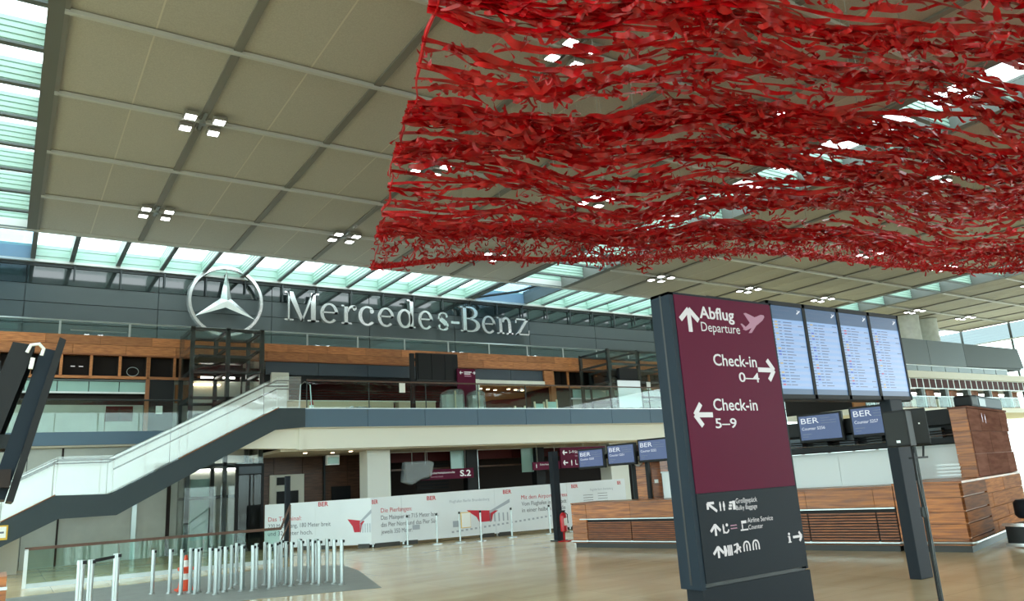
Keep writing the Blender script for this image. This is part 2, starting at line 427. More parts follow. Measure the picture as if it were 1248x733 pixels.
# hanging brackets seen under the skylight edge
for k in range(22):
    e = MB(); xx = 1.8+k*1.72; e.box((xx-.03, 34.9, CZ-.75-.25*(k % 2)), (xx+.03, 34.96, CZ-.05)); e.build('bracket', 'dark_steel', fw)

# ---- rear and side of the hall: glazed front with mullions (behind the camera)
rw = setting('wall_rear', (20, -34, 0))
for k in range(24):
    e = MB(); e.box((-24+k*4-.06, -34.1, 0), (-24+k*4+.06, -33.9, CZ)); e.build('mullion', 'white_metal', rw)
gp = unit_box('glass_pane', 'clear_glass', 3.86, .03, CZ)
for k in range(23): piece('glass_pane', gp, rw, (-22+k*4, -34, CZ/2))
lw_ = setting('wall_left', (-16, 0, 0)); gp = unit_box('glass_pane', 'clear_glass', .03, 3.86, CZ)
for k in range(17):
    e = MB(); e.box((-16.1, -34+k*4-.06, 0), (-15.9, -34+k*4+.06, CZ)); e.build('mullion', 'white_metal', lw_)
    if k < 16: piece('glass_pane', gp, lw_, (-16, -32+k*4, CZ/2))

# ---- right end: tall glass wall
wr = setting('wall_right', (66, 10, 0))
gp = unit_box('glass_pane', 'clear_glass', .03, 3.6, 10.4); gt = unit_box('glass_pane', 'frosted_pane', .03, 3.6, 1.25)
for k in range(11):
    yy = 33.2-3.73*k
    e = MB(); e.box((65.93, yy+1.8, 0), (66.07, yy+1.93, CZ)); e.build('mullion', 'skylight_edge', wr)
    piece('glass_pane', gp, wr, (66, yy, 5.2)); piece('glass_pane', gt, wr, (66, yy, 11.1))
e = MB(); e.box((65.9, -6, 10.42), (66.1, 35, 10.5)); e.build('transom', 'white_metal', wr)

# ================================================================== TERRACE FACADE (y = 31)
tf = setting('wall_facade', (12, 31, 7.5))
# wood parapet: two courses of staggered planks
for r, (z0, z1) in enumerate(((7.24, 7.57), (7.58, 7.91))):
    ln = 1.72
    pm = unit_box('plank', 'wood_band', ln-.008, .10, z1-z0)
    k = -6
    while k*ln < 31.5:
        xc = k*ln+ln/2+(r*.86)
        if xc < 31.4: piece('plank', pm, tf, (xc, 31.0-(.006 if (k+r) % 2 else 0), (z0+z1)/2))
        k += 1
e = MB(); e.box((-12, 31.06, 7.2), (32, 31.3, 7.9)); e.build('parapet_core', 'wood_trim', tf)
e = MB(); e.box((-12, 30.96, 7.19), (32, 31.1, 7.24)); e.build('parapet_edge', 'wood_trim', tf)
# terrace floor behind
e = MB(); e.box((-12, 31.3, 7.3), (32, 35.1, 7.42)); struct(e.build('terrace_floor', 'white_wall'))
# terrace railing: glass panes, posts, top rail
tr = thing('terrace_railing', 'thin steel and glass railing along the top of the wooden parapet under the big lettering', 'railing', (12, 31.1, 7.9))
e = MB(); e.tube([(-10, 31.05, 8.44), (31.5, 31.05, 8.44)], .028, 8); e.build('rail', 'steel', tr)
e = MB(); e.tube([(1.6, 31.0, 8.08), (3.45, 31.0, 8.08)], .018, 6); e.build('rail', 'steel', tr)
pm = unit_box('post', 'steel', .07, .03, .56); gm = unit_box('glass_pane', 'clear_glass', 2.2, .015, .46)
for k in range(-4, 14):
    piece('post', pm, tr, (1.27+2.26*k, 31.05, 8.18)); 
    if k < 13: piece('glass_pane', gm, tr, (1.27+2.26*(k+.5), 31.05, 8.16))

# cubby holes below the parapet, left group and right group
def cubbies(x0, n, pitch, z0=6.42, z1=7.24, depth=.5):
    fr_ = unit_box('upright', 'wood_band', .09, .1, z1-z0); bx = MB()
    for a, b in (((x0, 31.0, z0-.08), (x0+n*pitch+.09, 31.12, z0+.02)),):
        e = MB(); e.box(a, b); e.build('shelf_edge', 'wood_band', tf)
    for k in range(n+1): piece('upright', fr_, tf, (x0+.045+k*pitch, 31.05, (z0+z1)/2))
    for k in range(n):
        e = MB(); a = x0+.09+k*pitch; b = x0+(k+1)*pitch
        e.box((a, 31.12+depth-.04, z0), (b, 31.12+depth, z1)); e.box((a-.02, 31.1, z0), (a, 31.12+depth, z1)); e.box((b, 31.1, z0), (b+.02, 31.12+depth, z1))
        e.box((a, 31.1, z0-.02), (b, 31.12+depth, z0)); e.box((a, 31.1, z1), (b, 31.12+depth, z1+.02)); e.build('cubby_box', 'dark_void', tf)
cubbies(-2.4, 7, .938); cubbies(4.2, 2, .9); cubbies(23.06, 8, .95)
# little fittings seen inside three of the cubbies
e = MB(); e.box((1.72, 31.5, 6.83), (1.86, 31.53, 6.86)); e.box((1.98, 31.5, 6.83), (2.12, 31.53, 6.86)); e.build('strip_light', 'white_letter', tf)
e = MB(); e.tube([(3.75+.2*math.cos(a), 31.4, 6.68+.17*math.sin(a)) for a in np.linspace(0, 2*math.pi, 17)], .012, 5); e.build('ring', 'steel', tf)

# upper floor (level of the balcony), slab, fascia and beam
XA, XB = 7.81, 30.2; YF = 26.5
bl = setting('balcony', (18, 27, 4))
e = MB(); e.box((XA, YF+.06, 4.1), (XB, 34.9, 4.7)); e.box((-12, 29.56, 3.9), (XA, 34.9, 4.28)); e.build('slab', 'white_beam', bl)
PWF = 2.36; fx = 8.72; pm = None
k = 0
pm = unit_box('fascia_panel', 'fascia', PWF-.02, .07, .64)
while fx+PWF*k < XB-.1:
    piece('fascia_panel', pm, bl, (fx+PWF*(k+.5), YF+.03, 4.42)); k += 1
XB = fx+PWF*k
e = MB(); e.box((7.6, YF-.01, 4.74), (XB, YF+.09, 4.77)); e.build('coping', 'steel', bl)
e = MB(); e.box((-12, 29.5, 3.86), (5.2, 29.56, 4.30)); e.build('rear_fascia', 'fascia', bl)
e = MB(); e.box((8.6, YF+.25, 3.34), (XB, YF+.6, 4.1)); e.build('beam', 'white_beam', bl)
e = MB(); e.prism([(6.2, YF+.26, 3.45), (8.62, YF+.26, 3.36), (8.62, YF+.26, 4.06), (7.7, YF+.26, 4.06)], (0, .33, 0)); e.build('beam', 'white_beam', bl)
e = MB(); e.box((8.58, YF+.2, 3.33), (8.75, YF+.64, 4.1)); e.build('beam_joint', 'white_beam', bl)
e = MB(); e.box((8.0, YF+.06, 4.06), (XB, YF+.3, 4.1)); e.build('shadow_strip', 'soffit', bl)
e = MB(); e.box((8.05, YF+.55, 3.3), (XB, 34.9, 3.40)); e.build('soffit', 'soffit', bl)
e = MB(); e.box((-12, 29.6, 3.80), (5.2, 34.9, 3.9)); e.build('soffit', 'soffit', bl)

# balcony glass balustrade
gb = thing('balcony_balustrade', 'frameless glass balustrade with a thin rail above the blue fascia of the upper floor', 'balustrade', (18, YF, 4.77))
pm = unit_box('glass_pane', 'clear_glass', 2.33, .02, .98)
for k in range(int((XB-8.8)/PWF)): piece('glass_pane', pm, gb, (8.8+PWF*(k+.5), YF+.02, 5.27))
e = MB(); e.box((8.78, YF-.01, 5.74), (XB, YF+.05, 5.79)); e.build('rail', 'brown_panel', gb)
po = unit_box('clamp', 'dark_steel', .03, .03, .98)
for k in range(int((XB-8.8)/PWF)+1): piece('clamp', po, gb, (8.8+PWF*k, YF+.03, 5.27))
# balustrade of the left, set-back part
gb2 = thing('balcony_balustrade', 'glass balustrade on the set-back slab behind the staircase at the left', 'balustrade', (0, 29.5, 4.3))
pm = unit_box('glass_pane', 'clear_glass', 2.33, .02, 1.05)
for k in range(6): piece('glass_pane', pm, gb2, (-9.05+PWF*(k+.5), 29.52, 4.83))
e = MB(); e.tube([(-9, 29.52, 5.38), (5.15, 29.52, 5.38)], .03, 8); e.build('rail', 'dark_steel', gb2)

# ---- shop fronts of the upper floor
up = setting('wall_upper', (10, 33, 4.7))
def blk(lo, hi, m, name, par): e = MB(); e.box(lo, hi); return e.build(name, m, par)
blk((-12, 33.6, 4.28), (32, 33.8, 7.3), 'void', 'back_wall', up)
# left shop: white glazed transom, duct, grey shutters
pm = unit_box('transom_pane', 'teal_pane', .95, .05, .36)
for k in range(7): piece('transom_pane', pm, up, (-2.1+.98*k, 31.08, 6.05))
blk((-2.6, 31.0, 6.24), (4.3, 31.1, 6.30), 'skylight_edge', 'transom_bar', up)
blk((-2.6, 31.0, 5.80), (4.3, 31.1, 5.86), 'white_metal', 'transom_bar', up)
blk((-2.6, 31.6, 5.45), (4.2, 32.2, 5.80), 'dark_void', 'duct', up)
blk((-2.6, 31.6, 4.28), (4.2, 31.7, 5.45), 'grey_pane', 'shutter', up)
blk((2.95, 31.55, 4.85), (3.85, 31.6, 5.40), 'dark_red', 'poster', up)
blk((3.38, 31.53, 4.85), (3.42, 31.6, 5.40), 'dark_void', 'poster_gap', up)
blk((4.16, 30.98, 4.28), (4.30, 31.12, 6.36), 'wood_trim', 'post', up)
blk((4.30, 31.02, 4.28), (5.15, 31.12, 6.40), 'near_black', 'dark_panel', up)
blk((4.55, 30.98, 5.05), (4.78, 31.02, 5.35), 'paper_white', 'notice', up)
blk((5.15, 31.4, 4.28), (8.5, 31.5, 6.4), 'grey_pane', 'lift_lobby_wall', up)
blk((6.05, 31.3, 6.46), (6.75, 31.4, 6.62), 'shop_light', 'light_panel', up); blk((7.0, 31.3, 6.46), (7.45, 31.4, 6.6), 'shop_light', 'light_panel', up); blk((5.9, 31.3, 6.2), (6.9, 31.4, 6.26), 'warm_light', 'light_panel', up); blk((5.25, 31.3, 5.5), (5.75, 31.4, 6.2), 'orange_wall', 'wood_leaf', up)
# middle: blue-grey header, dark gallery, long beige counter
pm = unit_box('header_panel', 'header_blue', 2.2, .08, .52)
for k in range(4): piece('header_panel', pm, up, (9.7+2.22*k, 31.1, 6.92))
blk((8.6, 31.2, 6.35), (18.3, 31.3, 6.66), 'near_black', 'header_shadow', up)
blk((8.8, 30.9, 4.7), (9.5, 31.1, 6.72), 'white_wall', 'pier', up)
# dark red sheet and dark bars painted as red reflections in the gallery
blk((9.5, 32.8, 4.7), (17.9, 32.9, 6.3), 'dark_red', 'reflection_sheet', up)
for k in range(5):
    blk((9.5, 32.4-.05*k, 5.75+.11*k), (17.9, 32.5-.05*k, 5.80+.11*k), 'void', 'reflection_bar', up)
# right opening of the cafe
blk((18.30, 30.95, 4.7), (18.66, 31.1, 6.66), 'white_wall', 'jamb', up)
blk((18.66, 30.95, 6.40), (22.5, 31.1, 6.64), 'white_wall', 'lintel', up)
pm = unit_box('header_panel', 'header_blue', 2.1, .08, .5)
for k in range(2): piece('header_panel', pm, up, (19.5+2.12*k, 31.12, 6.93))
blk((18.66, 31.1, 6.38), (22.9, 33.6, 6.42), 'orange_wall', 'cafe_ceiling', up)
blk((18.66, 33.45, 4.7), (22.9, 33.6, 6.4), 'orange_wall', 'cafe_wall', up)
blk((18.9, 32.8, 4.7), (22.8, 33.0, 5.6), 'dark_red', 'cafe_bench', up)
e = MB(); e.prism([(19.2, 32.7, 5.6), (22.8, 32.7, 5.6), (22.8, 32.7, 6.1), (21.6, 32.7, 5.95), (20.4, 32.7, 5.9)], (0, .1, 0)); e.build('cafe_screen', 'dark_red', up)
for k in range(6): blk((19.3+.55*k, 32.0+.2*(k % 3), 6.35), (19.42+.55*k, 32.12+.2*(k % 3), 6.38), 'warm_light', 'downlight', up)
blk((22.5, 30.96, 6.44), (23.06, 31.1, 7.24), 'wood_band', 'wood_pier', up)
blk((22.9, 30.98, 4.7), (23.2, 31.2, 6.44), 'wood_trim', 'post', up)
blk((23.2, 31.1, 4.7), (24.3, 31.2, 6.35), 'near_black', 'dark_panel', up)
blk((24.3, 31.1, 4.7), (31.4, 31.2, 5.75), 'grey_pane', 'shutter', up)
pm = unit_box('transom_pane', 'teal_pane', 1.1, .05, .45)
for k in range(6): piece('transom_pane', pm, up, (24.9+1.14*k, 31.1, 6.05))
blk((24.2, 31.02, 5.76), (31.4, 31.1, 5.83), 'white_metal', 'transom_bar', up)
blk((28.2, 31.3, 5.95), (28.6, 31.36, 6.1), 'shop_light', 'light_panel', up); blk((29.6, 31.3, 5.98), (30.2, 31.36, 6.08), 'shop_light', 'light_panel', up)
blk((31.4, 29, 0), (31.6, 35, 7.9), 'wall_panel', 'end_wall', up)

# ---- ground floor under the balcony
gf = setting('wall_ground', (12, 31, 0))
for (a, b, r_) in ((8.05, 8.95, 0), (8.97, 10.1, 0), (10.12, 11.0, 0), (11.02, 12.0, 0), (12.02, 13.2, 0)):
    for (z0, z1) in ((0, 1.3), (1.31, 2.62), (2.63, 3.32)):
        blk((a, 31.0-.004*(int(a*10) % 3), z0), (b, 31.1, z1), 'brown_panel', 'wood_panel', gf)
blk((8.78, 30.9, 1.2), (10.15, 31.0, 2.62), 'white_wall', 'niche', gf)
blk((9.05, 30.84, 1.3), (9.9, 30.92, 1.98), 'near_black', 'niche_window', gf)
blk((9.05, 30.84, 2.22), (9.5, 30.92, 2.52), 'near_black', 'niche_window', gf)
blk((11.3, 30.86, 1.3), (12.1, 30.98, 2.05), 'near_black', 'niche_window', gf)
blk((10.95, 30.8, 0), (11.0, 31.0, 3.3), 'dark_steel', 'panel_joint', gf)
blk((12.62, 28.2, 0), (12.74, 31, 3.32), 'near_black', 'dark_frame', gf)
for (xx, yy) in ((9.3, 28.2), (10.5, 28.6), (11.0, 28.0)): 
    e = MB(); e.cyl(xx, yy, 3.28, 3.305, .07, 12); e.build('downlight', 'warm_light', gf)
# dark shops: brown back wall, reddish bulkhead, posts, teal leaves
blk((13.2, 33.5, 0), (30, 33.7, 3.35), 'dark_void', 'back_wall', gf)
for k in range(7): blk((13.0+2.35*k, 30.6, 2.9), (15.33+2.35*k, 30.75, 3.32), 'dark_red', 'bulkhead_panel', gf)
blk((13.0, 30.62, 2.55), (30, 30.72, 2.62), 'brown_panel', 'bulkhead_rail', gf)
for (a, b) in ((13.05, 13.2), (17.05, 17.6), (20.75, 21.25), (25.3, 25.7)): blk((a, 29.7, 0), (b, 30.1, 3.34), 'near_black', 'post', gf)
blk((17.62, 29.8, 0), (17.68, 30.0, 3.34), 'steel', 'post_edge', gf)
blk((16.35, 29.9, 2.45), (17.02, 29.95, 3.33), 'teal_pane', 'glass_leaf', gf); blk((20.1, 29.9, 2.2), (20.74, 29.95, 3.33), 'teal_pane', 'glass_leaf', gf)
for k in range(10): blk((15.3, 31.2, 1.7+.13*k), (16.9, 31.26, 1.78+.13*k), 'near_black', 'shutter_slat', gf)
blk((13.3, 29.9, 3.28), (25.2, 30.05, 3.36), 'white_metal', 'track', gf)
for (xx, yy) in ((14.8, 31.6), (18.6, 31.8), (19.6, 32.2), (22.3, 31.5)):
    e = MB(); e.cyl(xx, yy, 3.26, 3.29, .06, 10); e.build('downlight', 'warm_light', gf)
blk((5.25, 31.2, 0), (8.05, 31.3, 3.8), 'grey_pane', 'reflection_wall', gf); blk((5.9, 31.1, .4), (6.7, 31.2, 2.6), 'teal_pane', 'reflection_pane', gf); blk((5.5, 31.1, 2.9), (7.6, 31.15, 3.05), 'shop_light', 'light_panel', gf)  # pale wall, pane and light panel added to imitate bright lift-glass reflections
# white columns
for i, (xx, d_) in enumerate(((12.1, .96), (24.3, 1.1))):
    e = MB(); e.box((xx-d_/2, 27.9, 0), (xx+d_/2, 28.7, 3.33)); e.box((xx-d_/2-.02, 27.88, 0), (xx+d_/2+.02, 28.72, .12))
    struct(e.build('column', 'column', bevel=.02))
# small things on the underside of the beam: exit sign box
e = thing('exit_sign', 'small green glowing sign box hanging under the ceiling by the brown panels', 'sign', (10.75, 29.3, 3.0))
b_ = MB(); b_.box((10.5, 29.2, 2.86), (11.0, 29.4, 3.24)); b_.build('casing', 'white_metal', e)
b_ = MB(); b_.box((10.53, 29.17, 2.90), (10.97, 29.2, 3.16)); b_.build('face', 'teal_pane', e)
# grey glazed lobby at the left, under the set-back slab
gl = setting('wall_lobby', (3, 30, 0))
for (a, b) in ((-8, -5), (-4.98, -2), (-1.98, 0.6), (.62, 1.6), (1.62, 3.8), (3.95, 4.9), (5.02, 5.25)): blk((a, 30.0, 0), (b, 30.06, 3.8), 'grey_pane', 'grey_panel', gl)
blk((3.8, 29.94, 0), (3.95, 30.1, 3.8), 'steel', 'mullion', gl); blk((4.9, 29.94, 0), (5.02, 30.1, 3.8), 'dark_void', 'mullion', gl); blk((1.58, 29.98, 0), (1.64, 30.1, 3.8), 'dark_void', 'mullion', gl)
# beyond the facade on the right: glazing and dark wall far behind the counters
cw = setting('wall_glazed', (48, 33, 0))
gp = unit_box('glass_pane', 'clear_glass', 2.9, .03, 6.6)
for k in range(12):
    piece('glass_pane', gp, cw, (33.1+3*k, 35.0-.9, 3.3)); blk((31.55+3*k, 34.02, 0), (31.65+3*k, 34.18, 6.7), 'dark_steel', 'mullion', cw)
blk((31.6, 34.0, 5.55), (66, 34.16, 5.6), 'dark_steel', 'transom', cw); blk((31.6, 33.95, 6.6), (66, 34.2, 7.4), 'wall_panel', 'head', cw)
# ================================================================== STAIRCASE
stt = thing('staircase', 'wide staircase with dark side stringers and glare-whitened balustrade rising right to the upper floor', 'staircase', (-1.8, 27.3, 0))
TOP = [(-2.85, 0.0), (-1.95, .0), (0.02, 1.53), (1.31, 2.20), (2.8, 2.16), (4.64, 3.13), (7.75, 4.72), (8.72, 4.74)]
prof = [(-2.75, 0.0), (0.02, 1.53), (1.31, 2.20), (2.8, 2.16), (4.64, 3.13), (7.81, 4.76), (8.72, 4.76), (8.72, 4.10), (7.7, 4.02), (4.78, 2.52), (2.94, 1.53), (1.43, 1.53), (.07, .87), (-1.6, 0.0)]
for y0 in (26.44, 28.1):
    e = MB(); e.prism([(u, y0, q) for u, q in prof], (0, .14, 0)); e.build('stringer', 'stringer', stt)
e = MB(); e.tube([(0.02, 26.5, 1.55), (1.31, 26.5, 2.22)], .02, 6); e.build('edge_trim', 'wood_trim', stt)
e = MB(); e.tube([(4.64, 26.5, 3.15), (7.81, 26.5, 4.78)], .02, 6); e.build('edge_trim', 'wood_trim', stt)
sm = unit_box('step', 'white_wall', .34, 1.54, .16)
for k in range(12): piece('step', sm, stt, (-2.3+.30*k, 27.34, .30+.155*k-.09))
for k in range(16): piece('step', sm, stt, (3.1+.30*k, 27.34, 2.32+.155*k-.25))
e = MB(); e.box((1.3, 26.58, 2.0), (2.95, 28.1, 2.1)); e.build('landing', 'white_wall', stt)
sf = [(-1.55, 0.0), (.07, .89), (1.43, 1.55), (2.94, 1.55), (4.78, 2.54), (7.7, 4.04), (8.0, 4.06)]
e = MB()
for (a, b) in zip(sf[:-1], sf[1:]): e.prism([(a[0], 26.58, a[1]), (b[0], 26.58, b[1]), (b[0], 26.58, b[1]+.1), (a[0], 26.58, a[1]+.1)], (0, 1.52, 0))
e.build('underside', 'white_beam', stt)
# balustrades: glare painted as a white layer, strong far side, faint near side
def rail_line(dz): return [(-2.6, .1+dz), (0.02, 1.53+dz), (1.31, 2.20+dz), (2.8, 2.20+dz), (4.64, 3.13+dz), (7.75, 4.74+dz), (8.6, 4.76+dz)]
lo, hi = rail_line(0.0), rail_line(1.12)
for k in range(len(lo)-1):
    a, b, c, d_ = lo[k], lo[k+1], hi[k+1], hi[k]
    e = MB(); e.prism([(a[0], 28.14, a[1]), (b[0]-.02, 28.14, b[1]), (c[0]-.02, 28.14, c[1]), (d_[0], 28.14, d_[1])], (0, .025, 0)); e.build('glare_pane', 'glare_glass', stt)
    e = MB(); e.prism([(a[0], 26.49, a[1]), (b[0]-.02, 26.49, b[1]), (c[0]-.02, 26.49, c[1]), (d_[0], 26.49, d_[1])], (0, .02, 0)); e.build('glass_pane', 'stair_glass', stt)
e = MB(); e.tube([(u, 28.05, q-.12) for u, q in hi], .028, 8); e.build('handrail', 'dark_steel', stt)
e = MB(); e.tube([(u, 26.62, q-.12) for u, q in hi], .028, 8); e.build('handrail', 'dark_steel', stt)
e = MB(); e.tube([(u, 26.62, q-.42) for u, q in hi[3:]], .022, 8); e.build('handrail', 'dark_steel', stt)
e = MB(); e.tube([(u, 28.15, q+.01) for u, q in hi], .02, 6); e.build('glass_edge', 'skylight_edge', stt)
e = MB(); e.tube([(8.55, 26.6, 4.78), (8.6, 26.6, 5.6), (8.75, 26.6, 5.72), (8.95, 26.6, 5.6), (9.0, 26.6, 4.8)], .02, 6); e.build('newel_loop', 'steel', stt)
struct(MB().box((-6, 28.3, 0), (0.55, 28.4, 1.3)).build('wall_low', 'white_wall'))
no = thing('notice_plate', 'small white notice in a yellow frame on the dark stair stringer', 'notice', (.1, 26.4, 1.07))
MB().box((-.14, 26.41, 1.06), (.22, 26.44, 1.46)).build('frame', 'yellow', no); MB().box((-.10, 26.40, 1.12), (.18, 26.415, 1.42)).build('paper', 'paper_white', no)
MB().box((-.05, 26.395, 1.24), (.13, 26.401, 1.29)).build('print_line', 'print_grey', no)

# glass guard beside the stairwell opening
sg = thing('glass_guard', 'low glass guard with brown handrail round the stairwell behind the barrier posts', 'balustrade', (3, 22.4, 0))
G = line_frame((.62, 22.6), (6.6, 22.1))
for k in range(3):
    e = MB(); e.box((k*2, -.01, .06), (k*2+1.97, .01, .9), G); e.build('glass_pane', 'green_glass', sg)
e = MB(); e.box((-.05, -.04, .87), (6.0, .04, .94), G); e.build('handrail', 'brown_panel', sg)
e = MB(); e.box((-.02, -.03, 0), (6.0, .03, .1), G); e.build('base_channel', 'steel', sg)
e = MB(); e.box((-.05, -.04, 0), (.03, .04, .9), G); e.build('end_post', 'white_metal', sg)
e = MB(); e.tube([G(6.0, 0, .9), (7.2, 23.2, 1.5)], .03, 8); e.tube([G(6.0, 0, .55), (7.2, 23.2, 1.1)], .02, 8); e.tube([(7.2, 23.2, 0), (7.2, 23.2, 1.5)], .025, 8); e.build('stair_rail', 'brown_panel', sg)

# ================================================================== LIFTS
def lift(x0, x1, y0, y1, z0, z1, label, name='lift_tower'):
    t = thing(name, label, 'lift', ((x0+x1)/2, (y0+y1)/2, z0))
    r = .07
    for xx in (x0+r, (x0+x1)/2, x1-r):
        for yy in (y0+r, y1-r):
            MB().box((xx-r, yy-r, z0), (xx+r, yy+r, z1)).build('post', 'dark_steel', t)
    lv = [z1-.09, z1-.75, z1-1.65] + ([z1-2.6, z1-3.6, 3.0, 1.9] if z0 < 1 else [z1-2.4])
    for zz in lv:
        b = MB()
        for yy in (y0+r, y1-r): b.box((x0, yy-.05, zz-.05), (x1, yy+.05, zz+.05))
        for xx in (x0+r, (x0+x1)/2, x1-r): b.box((xx-.05, y0, zz-.05), (xx+.05, y1, zz+.05))
        b.build('ring_beam', 'dark_steel', t)
    # diagonal runner pieces and machinery
    MB().tube([(x0+.2, y0+.2, z1-1.6), (x1-.4, y1-.3, z1-.8)], .05, 6).build('brace', 'dark_steel', t)
    MB().box((x0+.4, y1-.6, z1-1.55), (x1-.4, y1-.2, z1-1.15)).build('machine', 'near_black', t)
    # car
    c = MB(); c.box((x0+.35, y0+.35, 4.75), (x1-.35, y1-.3, 4.85)); c.box((x0+.35, y0+.35, 6.9), (x1-.35, y1-.3, 7.0)); c.box((x0+.35, y1-.4, 4.85), (x0+.41, y1-.3, 6.9)); c.box((x1-.41, y1-.4, 4.85), (x1-.35, y1-.3, 6.9)); c.build('car', 'dark_steel', t)
    g = .02
    for a, b in (((x0-g, y0-g, z0), (x1+g, y0, z1-.05)), ((x0-g, y0, z0), (x0, y1, z1-.05)), ((x1, y0, z0), (x1+g, y1, z1-.05))):
        MB().box(a, b).build('glass_pane', 'lift_glass', t)
    return t
lt = lift(5.25, 7.85, 28.6, 30.7, 0.0, 7.97, 'glass lift tower with dark steel frame rising behind the staircase under the ring emblem')
MB().box((6.9, 28.55, 0), (7.9, 28.6, 3.0)).build('door_frame', 'near_black', lt)
MB().box((7.0, 28.5, 0), (7.36, 28.56, 2.6)).build('door', 'smoke_glass', lt); MB().box((7.42, 28.5, 0), (7.78, 28.56, 2.6)).build('door', 'smoke_glass', lt)
MB().box((7.0, 28.46, 2.64), (7.78, 28.52, 2.9)).build('header_sign', 'header_blue', lt)
l2 = lift(24.5, 28.6, 28.3, 30.6, 4.75, 7.95, 'glass lift tower with bare dark steel frame at the right end of the upper floor')
MB().box((24.9, 28.2, 4.75), (26.4, 28.26, 6.35)).build('steel_casing', 'steel', l2); MB().box((25.0, 28.1, 6.4), (26.2, 28.3, 6.95)).build('open_box', 'near_black', l2)
MB().box((26.85, 28.2, 5.9), (27.1, 28.24, 6.3)).build('notice', 'paper_white', l2)

# ================================================================== EMBLEM AND LETTERING
em = thing('emblem', 'large polished three-pointed star in a ring on the dark wall', 'emblem', (7.72, 34.6, 10.45))
cx, cz, RO = 7.76, 10.47, 1.66
r_ = MB(); n = 64; sec = [(RO, 0), (RO-.05, -.13), (RO-.17, -.13), (RO-.21, 0), (RO-.17, .1), (RO-.05, .1)]
vs = [(cx+r*math.cos(2*math.pi*k/n), 34.6+y, cz+r*math.sin(2*math.pi*k/n)) for k in range(n) for r, y in sec]; m = len(sec)
r_.add(vs, [(k*m+j, k*m+(j+1) % m, ((k+1) % n)*m+(j+1) % m, ((k+1) % n)*m+j) for k in range(n) for j in range(m)])
r_.build('ring', 'steel_bright', em, smooth=True)
for a in (90, 210, 330):
    a = math.radians(a); tip = (cx+1.5*math.cos(a), 34.62, cz+1.5*math.sin(a))
    pts = [tip]
    for s in (-1, 1):
        b = a+s*math.radians(60); pts.append((cx+.27*math.cos(b), 34.62, cz+.27*math.sin(b)))
    apex = (cx, 34.40, cz); back = (cx, 34.66, cz)
    MB().add([pts[0], pts[1], pts[2], apex, back], [(0, 1, 3), (0, 3, 2), (0, 4, 1), (0, 2, 4), (1, 4, 3), (2, 3, 4)]).build('star_arm', 'steel_bright', em)
MB().box((cx-.05, 34.66, cz+1.2), (cx+.05, 35.08, cz+1.3)).build('bracket', 'dark_steel', em)

lg = thing('wall_lettering', 'row of polished serif metal letters mounted on the dark wall', 'lettering', (17, 34.7, 9.8))
LX = [(10.41, 12.07), (12.13, 13.03), (13.2, 13.98), (14.07, 14.92), (15.1, 15.99), (16.16, 17.18), (17.36, 18.19), (18.44, 19.18), (19.28, 19.8), (19.87, 21.08), (21.21, 22.08), (22.17, 23.23), (23.41, 24.33)]
def rect(x0, z0, x1, z1): return [(x0, z0), (x1, z0), (x1, z1), (x0, z1)]
def ring(cx, cz, rx, rz, ix, iz, a0, a1, n=22, sh=0.0):
    q = []
    for k in range(n):
        t0 = math.radians(a0+(a1-a0)*k/n); t1 = math.radians(a0+(a1-a0)*(k+1)/n)
        q.append([(cx+rx*math.cos(t0), cz+rz*math.sin(t0)), (cx+rx*math.cos(t1), cz+rz*math.sin(t1)), (cx+sh+ix*math.cos(t1), cz+iz*math.sin(t1)), (cx+sh+ix*math.cos(t0), cz+iz*math.sin(t0))])
    return q
XH = .68; TH = .055
